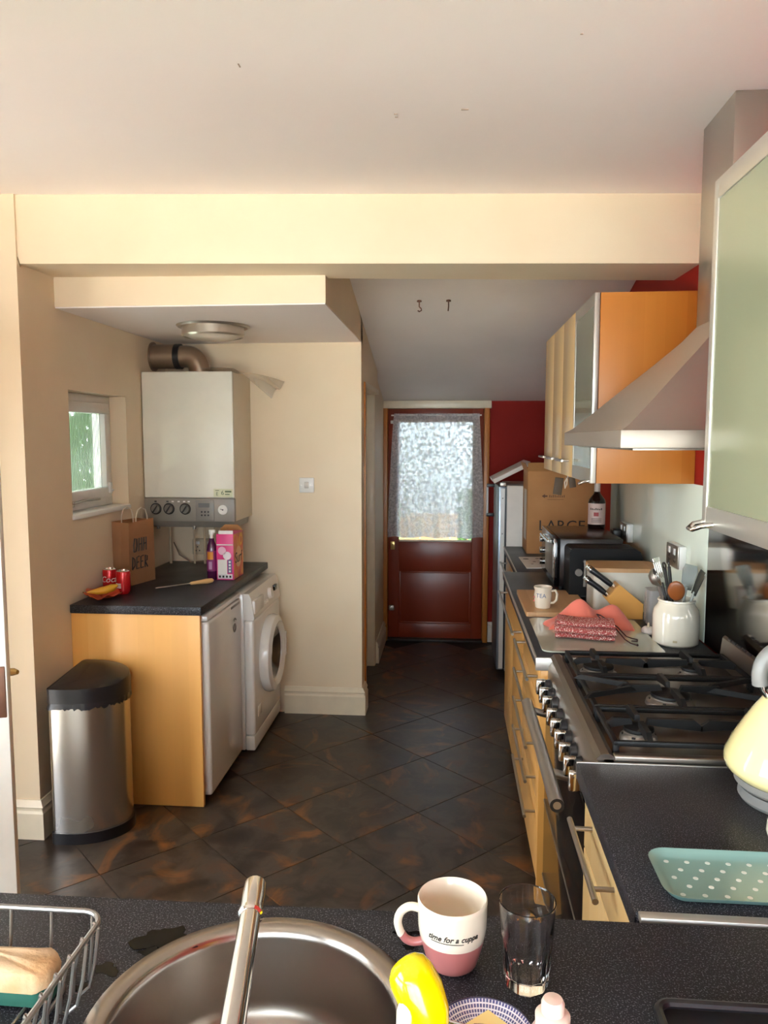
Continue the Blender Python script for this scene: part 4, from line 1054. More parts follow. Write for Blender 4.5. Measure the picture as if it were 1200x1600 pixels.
for k in range(9): mb.box(.612+k*.011, .617+k*.011, 4.8388, 4.8396, 1.254, 1.270 - .004*(k % 3 == 1))
mb.prism([(.565, 1.262), (.585, 1.275), (.585, 1.267), (.60, 1.267), (.60, 1.257), (.585, 1.257), (.585, 1.249)], 'y', 4.8388, 4.8396)
mb.box(.60, .70, 4.8388, 4.8396, 1.240, 1.242)
obj('box_print', mb, plain('faded_box_ink', '6a4630', .7), cbb)
pp = thing('leaflet', 'white printed leaflet lying on the set-back worktop', 'paper', (.49, 4.5, .898), 0)
obj('sheet', MB().prism([(.425, 4.28), (.575, 4.30), (.575, 4.70), (.415, 4.68)], 'z', z0, z0+.004), plain('leaflet_paper', 'ece6de', .5), pp)
for x, y, r in ((.45, 4.60, .018), (.52, 4.62, .012), (.49, 4.50, .010), (.47, 4.42, .008), (.54, 4.48, .010), (.53, 4.38, .012)): obj('print', MB().cyl((x, y, z0+.004), (x, y, z0+.0046), r, n=14), plain('leaflet_ink', '6b5f5c', .6), pp)

# black worktop oven, toaster, bottle
mo = thing('worktop_oven', 'black worktop oven with glass front below the cardboard box', 'oven', (.68, 3.92, .9))
obj('case', MB().box(.515, .810, 3.66, 4.20, .918, 1.150, .008), plain('oven_dark_case', '2a2322', .25, .3), mo)
od = obj('oven_front', MB().box(.495, .514, 3.66, 4.20, .918, 1.150, .004), BLACKG, mo)
obj('door_glass', MB().box(.4925, .496, 3.72, 4.02, .95, 1.11, .001), STEELD, od)
obj('frame_strip', MB().box(.4915, .496, 3.664, 3.690, .925, 1.145, .001), CHROME, od)
obj('handle', MB().cyl((.470, 3.72, 1.125), (.470, 4.02, 1.125), .007).box(.470, .496, 3.74, 3.75, 1.120, 1.130).box(.470, .496, 3.99, 4.0, 1.120, 1.130), CHROME, od)
for z in (.97, 1.03, 1.09): obj('knob', MB().cyl((.496, 4.11, z), (.475, 4.11, z), .017, n=16), CHROME, od)
for x in (.53, .79):
    for y in (3.69, 4.17): obj('foot', MB().cyl((x, y, .9005), (x, y, .92), .012, n=10), BLACKP, mo)
to = thing('toaster', 'black rounded toaster with side lever in front of the black oven', 'toaster', (.69, 3.57, T))
mb = MB().prism([(.535, T+.012), (.535, T+.21), (.540, T+.222), (.550, T+.228), (.825, T+.228), (.845, T+.215), (.855, T+.19), (.855, T+.012)], 'y', 3.475, 3.640)
obj('toaster_body', mb, BLACKM, to, smooth=30)
obj('toaster_base', MB().box(.54, .84, 3.48, 3.635, T, T+.014, .003), BLACKP, to)
for y in (3.52, 3.575): obj('slot', MB().box(.58, .80, y, y+.025, T+.2275, T+.229), IRON, to)
obj('lever', MB().tube([(.60, 3.472, T+.17), (.60, 3.455, T+.175), (.602, 3.450, T+.15), (.600, 3.452, T+.06)], .007, 8), GREYP, to)
obj('browning_dial', MB().cyl((.575, 3.476, T+.12), (.575, 3.462, T+.12), .016), GREYP, to)
rb = thing('spirit_bottle', 'dark spirit bottle with pale label standing on the black oven', 'bottle', (.765, 4.10, 1.1505), R(-12))
obj('bottle_body', MB().lathe([(.0001, 0), (.042, 0), (.045, .006), (.045, .135), (.040, .152), (.020, .178), (.0145, .19), (.0145, .222)], n=28), Mat('dark_bottle_glass', '1a0d0c', .05, spec=.6, coat=.5).m, rb, local=True)
lb = obj('bottle_label', MB().lathe([(.0455, .022), (.0455, .132)], n=24, a0=-PI/2-1.25, a1=-PI/2+1.25), plain('aged_label', 'bfa39a', .5), rb, local=True)
def bend2(v):
    a = v.x/.0458 - PI/2; return Vector(((.0459+v.z)*math.cos(a), (.0459+v.z)*math.sin(a), v.y))
mb = MB()
for k in range(7): mb.lathe([(.0459, .098), (.0459, .109 - .002*(k % 3))], n=2, a0=-PI/2-.75+k*.21, a1=-PI/2-.62+k*.21)
for k in range(3): mb.lathe([(.0459, .035+k*.008), (.0459, .0375+k*.008)], n=10, a0=-PI/2-.6, a1=-PI/2+.6)
obj('label_lettering', mb, INK, lb, local=True)
obj('label_emblem', MB().lathe([(.0460, .066), (.0460, .086)], n=6, a0=-PI/2-.3, a1=-PI/2+.25), plain('label_red', '9a2f2f', .5), lb, local=True)
obj('neck_capsule', MB().lathe([(.0152, .192), (.0158, .222), (.0158, .240), (.0001, .242)], n=20), plain('neck_pale', 'b9a79c', .4), rb, local=True)

# knife block, bread bin, plastic tub
kb = thing('knife_block', 'slanted birch knife block with black-handled knives', 'knife block', (.70, 3.13, T))
KM = Matrix.Identity(4)
poly = [(.624, .978), (.672, 1.040), (.768, .962), (.768, T), (.690, T)]
blk = obj('block', MB().prism(poly, 'y', 3.09, 3.175), BLOCKW, kb)
ax = Vector((-.096, 0, .072)).normalized()
nrm = Vector((.048, 0, .062))
for i, (t, y) in enumerate(((.22, 3.112), (.22, 3.152), (.74, 3.112), (.74, 3.152))):
    base = Vector((.624, y, .978)) + nrm*t
    L = .125 if t > .5 else .105
    kn = thing('kitchen_knife', ['front lower black-handled knife in the block', 'rear lower black-handled knife in the block', 'front upper black-handled knife in the block', 'rear upper black-handled knife in the block'][i], 'knife', tuple(base), 0, 'knives in the block')
    obj('grip', MB().tube([base+ax*.016, base+ax*.035, base+ax*.07, base+ax*(L-.01), base+ax*L], [.0105, .0115, .0105, .013, .010], 10), BLACKP, kn)
    obj('bolster', MB().tube([base+ax*.0005, base+ax*.017], [.0095, .0105], 10), CHROME, kn)
    obj('pommel', MB().tube([base+ax*(L-.004), base+ax*(L+.006)], [.0125, .009], 10), CHROME, kn)
br = thing('bread_bin', 'white enamel bread bin with wooden lid behind the knife block', 'bread bin', (.735, 3.33, T))
obj('bin_body', MB().prism(rrect(.600, .868, 3.225, 3.430, .03), 'z', T, T+.165), plain('bread_bin_white', 'dcd8cc', .25, 0, .03), br)
obj('wooden_lid', MB().prism(rrect(.594, .874, 3.219, 3.436, .033), 'z', T+.165, T+.182), BOARD, br)
tb = thing('plastic_tub', 'cloudy clear plastic tub between knife block and utensil crock', 'tub', (.80, 3.05, T))
mb = MB().prism(rrect(.765, .850, 2.99, 3.075, .012), 'z', T, T+.135)
obj('tub_wall', mb, FOGGY, tb)
gl = thing('garlic_bulb', 'small white garlic bulb tucked behind the crock', 'garlic', (.728, 2.845, T))
mb = MB()
for a in range(6): mb.sph((.728+.010*math.cos(a), 2.845+.010*math.sin(a), T+.016), .015, 1, 1, 1.05, 10)
obj('cloves', mb, plain('garlic_skin', 'e0d6d0', .5), gl); obj('neck', MB().cyl((.728, 2.845, T+.028), (.728, 2.845, T+.045), .006, .003, 8), plain('garlic_neck', 'd3c2a8', .6), gl)

# utensil crock and its utensils
cr = thing('utensil_crock', 'cream stoneware crock full of kitchen utensils', 'crock', (.795, 2.74, T))
obj('crock_body', MB().lathe([(.0001, 0), (.072, 0), (.078, .006), (.079, .10), (.075, .122), (.062, .140), (.060, .148), (.064, .153), (.063, .158), (.056, .158), (.055, .145), (.066, .12), (.070, .02), (.0001, .015)], n=40), CERAM, cr, local=True)
obj('crock_stamp', MB().lathe([(.0792, .018), (.0792, .026)], n=6, a0=-PI/2-.38, a1=-PI/2-.2), plain('stamp_tan', 'c4b08a', .5), cr, local=True)
c0 = Vector((.795, 2.74, T+.02))
def utensil(name, label, tip, build):
    tip = Vector(tip); d = (tip-c0).normalized()
    u = thing(name, label, 'utensil', tuple(c0), 0, 'utensils in the crock')
    build(u, c0, tip, d)
SIL = plain('silicone_dark', '2b2523', .5)
def spoon_wood(u, b, t, d):
    obj('stick', MB().tube([b, t-d*.05], [.005, .0055], 8), PALEWOOD, u)
    q = d.to_track_quat('Z', 'Y').to_matrix().to_4x4()
    mb = MB(); mb.M = Matrix.Translation(t) @ q; mb.sph((0, 0, 0), .030, .95, .30, 1.25, 16); mb.M = Matrix.Identity(4)
    obj('bowl', mb, wood('dark_spoon_wood', ['8a4a1f', '96552a', '6d3715', '4a240d'], 'x', .2, .35), u)
utensil('wooden_spoon', 'dark wooden spoon with broad round bowl in the crock', (.780, 2.695, T+.195), spoon_wood)
def spatula(u, b, t, d, w=.028, h=.085, mat=None):
    obj('stick', MB().tube([b, t-d*h*.8], [.004, .005], 8), SIL, u)
    q = d.to_track_quat('Z', 'Y').to_matrix().to_4x4()
    mb = MB(); mb.M = Matrix.Translation(t) @ q
    for i in range(4): mb.box(-w+i*2*w/3-.005, -w+i*2*w/3+.005, -.0015, .0015, -h*.65, .01, .001)
    mb.box(-w-.005, w+.005, -.0015, .0015, .005, .022, .001).box(-w-.005, w+.005, -.0015, .0015, -h*.85, -h*.6, .001)
    mb.M = Matrix.Identity(4)
    obj('blade', mb, mat or CHROME, u)
utensil('slotted_turner', 'steel slotted turner standing highest in the crock', (.735, 2.78, T+.275), lambda u, b, t, d: spatula(u, b, t, d))
def ladle(u, b, t, d):
    obj('stick', MB().tube([b, t-d*.02], [.004, .005], 8), STEELD, u)
    mb = MB(); mb.M = Matrix.Translation(t) @ Matrix.Rotation(R(60), 4, 'Y') @ Matrix.Rotation(R(20), 4, 'X')
    mb.lathe([(.0001, -.022), (.018, -.018), (.030, -.006), (.034, .006), (.032, .006), (.028, -.004), (.0001, -.018)], n=22); mb.M = Matrix.Identity(4)
    obj('bowl', mb, STEELD, u)
utensil('ladle', 'steel ladle leaning left out of the crock', (.715, 2.72, T+.235), ladle)
def peeler(u, b, t, d):
    obj('stick', MB().tube([b, t], [.005, .006], 8), SIL, u)
    q = d.to_track_quat('Z', 'Y').to_matrix().to_4x4(); mb = MB(); mb.M = Matrix.Translation(t+d*.012) @ q @ Matrix.Rotation(PI/2, 4, 'X')
    mb.lathe([(.008, -.002), (.013, -.002), (.013, .002), (.008, .002), (.008, -.002)], n=18); mb.M = Matrix.Identity(4)
    obj('hanging_loop', mb, SIL, u)
utensil('cooking_utensil', 'black-handled utensil with round hanging loop in the crock', (.748, 2.73, T+.265), peeler)
utensil('cooking_utensil', 'second black-handled utensil with loop beside the turner', (.768, 2.75, T+.270), peeler)
def flat(u, b, t, d):
    obj('stick', MB().tube([b, t-d*.05], [.004, .005], 8), plain('pale_grey_plastic', 'aab0a8', .3), u)
    mb = MB(); mb.M = Matrix.Translation(t) @ d.to_track_quat('Z', 'Y').to_matrix().to_4x4() @ Matrix.Rotation(.5, 4, 'Z')
    mb.prism([(-.018, -.06), (.018, -.06), (.026, .01), (.020, .030), (-.020, .030), (-.026, .01)], 'y', -.0015, .0015); mb.M = Matrix.Identity(4)
    obj('blade', mb, plain('dark_steel_blade', '6f7470', .25, .8), u)
utensil('fish_slice', 'dark flat-bladed slice leaning right over the crock', (.862, 2.71, T+.235), flat)
utensil('spatula', 'grey-handled flat spatula at the back of the crock', (.845, 2.77, T+.245), flat)

# chopping boards, mug, cloth
wbd = tag(obj('chopping_board', MB().prism(rrect(.310, .575, 3.100, 3.570, .008, 3), 'z', T, T+.018), BOARD), 'rectangular wooden chopping board under the printed mug', 'chopping board')
gbd = thing('glass_board', 'pale grey-green glass worktop saver under the folded bag', 'chopping board', (.51, 2.8, T))
obj('glass_slab', MB().prism(rrect(.313, .720, 2.560, 3.045, .03, 6), 'z', T+.004, T+.009), Mat('pale_board_glass', 'b3b7a6', .12, coat=.5).m, gbd)
for x in (.34, .69):
    for y in (2.59, 3.02): obj('foot', MB().cyl((x, y, T), (x, y, T+.0045), .01, n=10), PVC, gbd)
mg = thing('mug', 'white mug with blue and red print on the wooden board', 'mug', (.385, 3.19, T+.0185), R(-100))
MP = [(.0001, .002), (.028, 0), (.031, .003), (.034, .03), (.036, .055), (.034, .075), (.038, .085), (.0385, .090), (.0355, .090), (.031, .075), (.033, .055), (.029, .008), (.0001, .006)]
obj('cup', MB().lathe(MP, n=32), MUGW, mg, local=True)
obj('handle', MB().tube([(0, .034, .072), (0, .050, .075), (0, .058, .060), (0, .055, .035), (0, .042, .022), (0, .031, .022)], .0055, 10), MUGW, mg, local=True)
def bend3(v):
    a = v.x/.0365 - R(9); return Vector(((.0366+v.z)*math.cos(a), (.0366+v.z)*math.sin(a), v.y))
obj('print', MB().text('TEA', .024, Matrix.Translation((0, 0, .055)), .0004, bend3), plain('mug_blue', '4a5f86', .4), mg, local=True)
obj('print', MB().box(.0362, .0372, -.026, -.020, .03, .038, .001, M=Matrix.Rotation(-.35, 4, 'Z')).box(.0352, .0362, -.026, -.020, .045, .053, .001, M=Matrix.Rotation(-.35, 4, 'Z')), plain('mug_red', 'a8544f', .4), mg, local=True)

cl = thing('coral_cloth', 'crumpled coral pink cloth behind the folded patterned bag', 'cloth', (.52, 2.92, T+.009))
def clf(u, v):
    x = .365 + .315*u; y = 2.850 + .135*v
    e = math.sin(PI*u)**.5*math.sin(PI*v)**.6 if 0 < u < 1 and 0 < v < 1 else 0
    h = .045 + .055*math.exp(-((u-.42)/.15)**2) + .065*math.exp(-((u-.84)/.15)**2) + .010*math.sin(u*17+v*5) + .008*math.sin(v*13+u*4)
    return (x+.008*math.sin(v*7), y+.012*math.sin(u*9), T+.0095+max(0, h*e))
mb = MB().grid(clf, 48, 22); 
obj('folds', mb, plain('coral_cotton', 'd9705c', .8, 0, .08, sheen=.3), cl)
def patt():
    m = Mat('red_white_zigzag_cotton', 'b5524c', .8)
    w = m.node('ShaderNodeTexWave'); w.inputs['Scale'].default_value = 55; w.inputs['Distortion'].default_value = 9; w.inputs['Detail'].default_value = 2; w.inputs['Detail Scale'].default_value = 3
    m.link(m.coord(), w.inputs[0]); v = m.voronoi(190)
    m.color(m.mix(m.ramp(v, [(.30, 0.0), (.42, 1.0)]), 'ecd6cc', 'a84c48')); return m.m
PATT = patt()
fb = thing('folded_bag', 'folded red and white patterned drawstring bag on the glass board', 'bag', (.49, 2.76, T+.009))
rzb = R(-9)
def layer(k, x0, x1, y0, y1, z, th):
    mb = MB(); mb.M = Matrix.Translation((.487, 2.765, 0)) @ Matrix.Rotation(rzb, 4, 'Z')
    prof = [(y0, z)] + [(y1, z)] + [(y1+.004, z+th*.5)] + [(y1, z+th)] + [(y0, z+th)] + [(y0-.008, z+th*.75), (y0-.011, z+th*.5), (y0-.008, z+th*.25)]
    nx = 14; vs = []
    for i in range(nx+1):
        u = i/nx; x = x0+(x1-x0)*u
        for (y, zz_) in prof: vs.append((x, y+.004*math.sin(u*7+k), zz_+.004*math.sin(u*5+k)*(.4+k*.2) - .012*max(0, u-.8)*k))
    m = len(prof); fs = [(i*m+j, i*m+(j+1) % m, (i+1)*m+(j+1) % m, (i+1)*m+j) for i in range(nx) for j in range(m)] + [tuple(range(m)), tuple(nx*m+j for j in range(m))]
    mb.raw(vs, fs); return obj('fold', mb, PATT, fb, smooth=60)
layer(0, -.105, .100, -.055, .06, T+.0125, .016); layer(1, -.108, .104, -.062, .06, T+.033, .018); layer(2, -.100, .100, -.040, .06, T+.055, .014)
mb = MB().tube([(.545, 2.80, T+.068), (.535, 2.815, T+.080), (.55, 2.82, T+.075), (.60, 2.77, T+.045), (.625, 2.735, T+.020), (.645, 2.735, T+.013), (.66, 2.72, T+.013), (.655, 2.70, T+.013), (.635, 2.70, T+.013)], .0022, 6)
mb.tube([(.535, 2.79, T+.066), (.57, 2.775, T+.066), (.54, 2.765, T+.066), (.59, 2.745, T+.045), (.615, 2.715, T+.015), (.625, 2.67, T+.013), (.640, 2.645, T+.013)], .0022, 6).sph((.642, 2.643, T+.014), .004)
obj('drawstring', mb, plain('dark_cord', '3a1c1c', .8), fb)
# bits hanging below the wall cupboards
tg = thing('hanging_tags', 'dark wooden tags hanging on a string below the wall cupboards', 'tag', (.535, 3.62, CZ0))
obj('hook', MB().tube([(.54, 3.62, CZ0), (.54, 3.62, CZ0-.012), (.535, 3.615, CZ0-.018), (.53, 3.62, CZ0-.012)], .0025, 6), STEELD, tg)
TG = plain('dark_tag_wood', '46341f', .6)
obj('tag_plate', MB().box(-.020, .020, -.003, .003, -.090, -.01, .002, M=Matrix.Translation((.505, 3.63, CZ0-.004)) @ Matrix.Rotation(.12, 4, 'Y')), TG, tg)
obj('tag_plate', MB().box(-.015, .015, -.003, .003, -.055, -.006, .002, M=Matrix.Translation((.555, 3.61, CZ0-.004)) @ Matrix.Rotation(-.15, 4, 'Y')), TG, tg)
obj('string', MB().tube([(.535, 3.615, CZ0-.015), (.525, 3.61, CZ0-.035), (.528, 3.61, CZ0-.062), (.535, 3.61, CZ0-.045), (.537, 3.612, CZ0-.018)], .003, 6), PAPERW, tg)

# ------------------------------------------------------------------ the sink run in the foreground
SX, SY, SR = -0.238, 0.866, 0.190
pn = thing('worktop', 'dark speckled worktop with puddles around the round sink in the foreground', 'worktop', (-.2, .8, .862))
def holed_slab(x0, x1, y0, yl, yr, z0, z1, cx, cy, r, n=56):
    mb = MB(); bm = mb.bm
    out = [(x0, y0), (x1, y0), (x1, yr), (x0, yl)]
    def ringv(pts, z): return [bm.verts.new((p[0], p[1], z)) for p in pts]
    circ = [(cx+r*math.cos(2*PI*i/n), cy+r*math.sin(2*PI*i/n)) for i in range(n)]
    for z in (z0, z1):
        a = ringv(out, z); b = ringv(circ, z); ed = []
        for L in (a, b):
            for i in range(len(L)): ed.append(bm.edges.new((L[i], L[(i+1) % len(L)])))
        bmesh.ops.triangle_fill(bm, use_beauty=True, edges=ed)
        if z == z0: a0, b0 = a, b
    for A, B in ((a0, a), (b0, b)):
        for i in range(len(A)): bm.faces.new((A[i], A[(i+1) % len(A)], B[(i+1) % len(A)], B[i]))
    return mb
obj('slab', holed_slab(-1.10, .893, .46, 1.098, 1.118, .862, .900, SX, SY, SR-.006), TOP, pn, smooth=25)
cu5 = thing('sink_cabinet', 'birch base cabinets under the round sink', 'cabinet', (-.1, .78, 0))
obj('carcass', MB().box(-1.08, .893, 1.060, 1.078, .10, .858).box(-1.08, -1.06, .50, 1.06, .10, .858).box(.873, .893, .50, 1.06, .10, .858).box(-1.06, .873, .50, 1.06, .10, .118), BIRCH_X, cu5)
obj('plinth', MB().box(-1.06, .893, .54, 1.04, .002, .10), BIRCH_X, cu5)
for i in range(4):
    x0 = -1.08 + i*.493
    d = obj('door', MB().box(x0+.002, x0+.491, .482, .500, .105, .855, .0015), BIRCH_X, cu5)
    bar_handle(d, (x0+.1, .442, .81), (x0+.39, .442, .81), (0, .041, 0), .006, STEELD)

sk = thing('round_sink', 'round stainless steel sink bowl with wide flat rim', 'sink', (SX, SY, .9))
prof = [(SR+.018, .9005), (SR+.0185, .903), (SR+.012, .9055), (SR-.004, .905), (SR-.010, .902), (SR-.013, .89), (SR-.018, .80), (SR-.035, .765), (SR-.08, .752), (.030, .748)]
obj('bowl', MB().lathe(prof, (SX, SY, 0), 72), brushed('sink_steel', '9d948c', .25, (70, 70, 70)), sk, smooth=60)
obj('drain', MB().lathe([(.031, .7485), (.026, .744), (.0001, .744)], (SX, SY, 0), 28), CHROME, sk)
tp = thing('tap', 'chrome swivel tap with its straight spout over the sink', 'tap', (-.174, .515, .9))
obj('tap_body', MB().lathe([(.0001, .9005), (.030, .9005), (.030, .908), (.022, .914), (.021, 1.06), (.023, 1.075), (.023, 1.115), (.018, 1.122), (.0001, 1.124)], (-.174, .515, 0), 28), CHROME, tp)
s0 = Vector((-.1745, .520, 1.090)); s1 = Vector((-.2225, .832, 1.104))
dv = s1-s0
sp_ = obj('spout', MB().tube([s0, s0+dv*.5, s0+dv*.82], [.0125, .0118, .0112], 20), CHROME, tp)
obj('spout_collar', MB().tube([s0+dv*.815, s0+dv*.822, s0+dv*.838, s0+dv*.845], [.0115, .0138, .0138, .0118], 20), CHROME, sp_)
obj('spout_end', MB().tube([s0+dv*.835, s0+dv*.93, s0+dv*.99, s0+dv*1.0], [.0122, .0132, .0128, .009], 20), CHROME, sp_)
obj('lever', MB().tube([(-.150, .510, 1.10), (-.105, .505, 1.115), (-.070, .503, 1.125)], [.007, .006, .007], 10), CHROME, tp)

# puddles on the worktop
def puddle(label, cx, cy, rx, ry, seed, rot=0.):
    rnd = random.Random(seed); n = 26
    ph = [rnd.uniform(0, 6.3) for _ in range(4)]
    pts = []
    for i in range(n):
        a = 2*PI*i/n
        k = 1 + .22*math.sin(2*a+ph[0]) + .20*math.sin(3*a+ph[1]) + .14*math.sin(5*a+ph[2]) + .10*math.sin(9*a+ph[3])
        x = rx*k*math.cos(a); y = ry*k*math.sin(a)
        pts.append((cx+x*math.cos(rot)-y*math.sin(rot), cy+x*math.sin(rot)+y*math.cos(rot)))
    tag(obj('water_puddle', MB().prism(pts, 'z', .9002, .9011), WATER), label, 'puddle', 'water drops around the sink')
puddle('largest dark puddle left of the sink rim', -.405, 1.012, .036, .030, 3)
puddle('puddle tail running from the largest puddle to the sink', -.412, .982, .018, .012, 5)
puddle('tiny drop right of the largest puddle', -.358, 1.030, .008, .004, 8)
puddle('puddle between the wire basket and the sink', -.462, .945, .017, .012, 11)
puddle('drop near the basket corner below the other puddles', -.478, .908, .008, .010, 14)
puddle('drop on the worktop behind the sink at its right', -.062, 1.055, .013, .006, 17)
puddle('drop just beside the mug handle behind the sink', -.036, 1.060, .012, .006, 21)
puddle('drop touching the right rim of the sink behind', -.052, 1.028, .010, .006, 23)

# wire basket and sponge
wk = thing('wire_basket', 'grey wire dish basket at the left end of the sink', 'basket', (-.60, .80, .9))
WIRE = plain('grey_wire', '9a9692', .3, .85)
rx0, rx1, ry0, ry1, rz_ = -.86, -.452, .60, .930, .993
rim = [(p[0], p[1], rz_) for p in rrect(rx0, rx1, ry0, ry1, .03, 6)]
obj('rim_wire', MB().tube(rim, .0036, 8, True), WIRE, wk)
bot = [(p[0], p[1], .9045) for p in rrect(rx0+.03, rx1-.045, ry0+.03, ry1-.012, .03, 6)]
obj('base_wire', MB().tube(bot, .003, 8, True), WIRE, wk)
for i in range(7):
    x = rx0+.05 + i*.0565
    obj('side_wire', MB().tube([(x, ry1, rz_), (x, ry1-.004, .95), (x-.002, ry1-.012, .9045)], .0022, 6), WIRE, wk)
for i in range(9):
    y = ry1-.028 - i*.0325
    obj('side_wire', MB().tube([(rx1-.004, y, rz_+.004), (rx1+.004, y-.003, rz_-.002), (rx1-.002, y-.004, .945), (rx1-.010, y-.006, .912), (rx1-.020, y-.012, .9045), (rx1-.024, y-.020, .912), (rx1-.020, y-.024, .945), (rx1-.006, y-.026, rz_)], .0022, 6), WIRE, wk)
for i in range(4): obj('floor_wire', MB().cyl((rx0+.06+i*.09, ry0+.03, .9045), (rx0+.06+i*.09, ry1-.012, .9045), .002, n=6), WIRE, wk)
spg = thing('sponge', 'buff cellulose sponge with dark green scouring side in the wire basket', 'sponge', (-.58, .85, .907))
def pad(u0, u1, z0, z1, bump):
    mb = MB()
    def f(a):
        return rrect(-.685, -.502, .862, .914, .018, 5)
    P = f(0); n = len(P); vs = []
    for k, (sc, z) in enumerate(((1, z0), (1.02, (z0+z1)/2), (.99, z1-.004), (.93, z1), (.5, z1+bump*.6), (.1, z1+bump))):
        for i, p in enumerate(P): vs.append((-.593+(p[0]+.593)*sc, .888+(p[1]-.888)*sc, z + .002*math.sin(i*1.3+k)))
    fs = [tuple(range(n))] + [(k*n+i, k*n+(i+1) % n, (k+1)*n+(i+1) % n, (k+1)*n+i) for k in range(5) for i in range(n)] + [tuple(5*n+i for i in range(n))]
    return mb.raw(vs, fs)
def spm():
    m = Mat('buff_sponge', 'cfae84', .9); n = m.noise(9, 4); m.color(m.ramp(n, [(.35, 'c39a6c'), (.65, 'd9c3a4')])); m.bump(m.noise(160, 3), .5, .003); return m.m
obj('scouring_pad', pad(0, 1, .9075, .925, 0), plain('scourer_green', '1f5a4a', .95, 0, .25), spg, smooth=60)
obj('foam', pad(0, 1, .925, .950, .010), spm(), spg, smooth=60)

# pink dipped mug
pm = thing('mug', 'cream and pink dipped mug with handwritten script by the sink', 'mug', (.007, 1.0, T), R(0))
def prof_mug(z): return .0315 + (.0465-.0315)*min(1, (z/.055))**.75 + .0012*(z/.095)
outer = [(prof_mug(z), z) for z in (.004, .010, .018, .027, .036, .043)]
obj('pink_glaze', MB().lathe([(.0001, .0025), (.027, .0005), (.0300, .0008)] + outer, n=44), MUGP, pm, local=True, smooth=60)
up_ = [(prof_mug(z), z) for z in (.043, .05, .06, .075, .09, .0945)]
cpb = obj('cup', MB().lathe(up_ + [(prof_mug(.095)-.0015, .0965), (prof_mug(.095)-.0035, .0945), (.0430, .07), (.0395, .04), (.031, .012), (.0001, .008)], n=44), MUGW, pm, local=True, smooth=60)
hp = [(-.043, -.002, .0775), (-.058, -.004, .081), (-.070, -.006, .074), (-.0745, -.007, .060), (-.071, -.006, .045)]
obj('handle', MB().tube(spline(hp + [(-.0690, -.0058, .042)]), .0058, 12), MUGW, pm, local=True, smooth=60)
obj('handle_dip', MB().tube(spline([(-.0690, -.0058, .042), (-.063, -.005, .034), (-.053, -.004, .030), (-.041, -.002, .031)]), .0058, 12), MUGP, pm, local=True, smooth=60)
def bendm(v):
    a = v.x/.0468 - PI/2 + .02; r = prof_mug(.0640+v.y) + .0007 + v.z
    return Vector((r*math.cos(a), r*math.sin(a), v.y))
mb = MB().text('time for a cuppa', .0105, Matrix.Translation((0, 0, .064)), .0003, bendm, .35, bold=.00012)
def bl_(x, y): 
    v = bendm(Vector((x, y, .0003))); return (v.x, v.y, v.z+.064)
mb.tube([bl_(-.030+.004*i, -.0052-.0001*i) for i in range(12)], .0004, 4)
obj('script', mb, INK, cpb, local=True)

# faceted glass tumbler
tg_ = thing('glass_tumbler', 'clear faceted glass tumbler beside the pink mug', 'glass', (.1045, .966, T), R(8))
def tumbler():
    n = 40; mb = MB(); vs = []; k = 0
    def outr(z):
        return .0275 + (.0375-.0275)*(z/.118)**.8
    zs = [0, .004, .016, .045, .070, .075, .083, .100, .114, .1175]
    rows = []
    for z in zs:
        row = []
        for i in range(n):
            a = 2*PI*i/n; r = outr(z)
            if z == 0: r -= .003
            if z <= .072:       # ten flat facets below the plain band
                m = 10; b = (a + PI/m) % (2*PI/m) - PI/m
                r = (r+.0006)*math.cos(PI/m)/math.cos(b)
            elif z < .08: r += .0006
            row.append((r*math.cos(a), r*math.sin(a), z))
        rows.append(row)
    for z, r in ((.1180, .0364), (.1165, .0356), (.100, .0345), (.070, .0315), (.030, .0265), (.018, .0235), (.014, .016)):
        rows.append([(r*math.cos(2*PI*i/n), r*math.sin(2*PI*i/n), z) for i in range(n)])
    for r in rows: vs += r
    fs = [tuple(range(n-1, -1, -1))] + [(k*n+i, k*n+(i+1) % n, (k+1)*n+(i+1) % n, (k+1)*n+i) for k in range(len(rows)-1) for i in range(n)] + [tuple((len(rows)-1)*n+i for i in range(n))]
    return mb.raw(vs, fs)
obj('glass_wall', tumbler(), GLASS, tg_, local=True, smooth=24)

# yellow washing-up spray bottle
yb = thing('spray_bottle', 'washing-up spray bottle with bright yellow trigger head by the sink', 'bottle', (-.022, .735, T))
obj('bottle_body', MB().lathe([(.0001, 0), (.028, 0), (.031, .005), (.031, .07), (.026, .088), (.014, .095), (.013, .10)], n=28), pane_mat('clear_bottle_plastic', 'e8e6dc'), yb, local=True)
obj('liquid', MB().lathe([(.0001, .002), (.027, .002), (.029, .006), (.029, .055), (.0001, .055)], n=24), plain('yellow_liquid', 'd9cf3a', .1), yb, local=True)
hp_ = [(.004, .004, .092), (.004, .004, .112), (.002, .006, .132), (-.006, .010, .150), (-.015, .014, .164), (-.020, .0165, .171), (-.0235, .018, .176), (-.025, .019, .178)]
hd2 = obj('spray_head', MB().tube(hp_, [.020, .021, .0235, .0255, .0245, .0215, .0145, .005], 20), YEL, yb, local=True, smooth=70)
obj('trigger', MB().tube([(-.014, .000, .150), (-.020, -.008, .138), (-.022, -.012, .122), (-.020, -.013, .106)], [.010, .009, .007, .005], 12), plain('milky_plastic', 'e2dcc0', .25), yb, local=True)

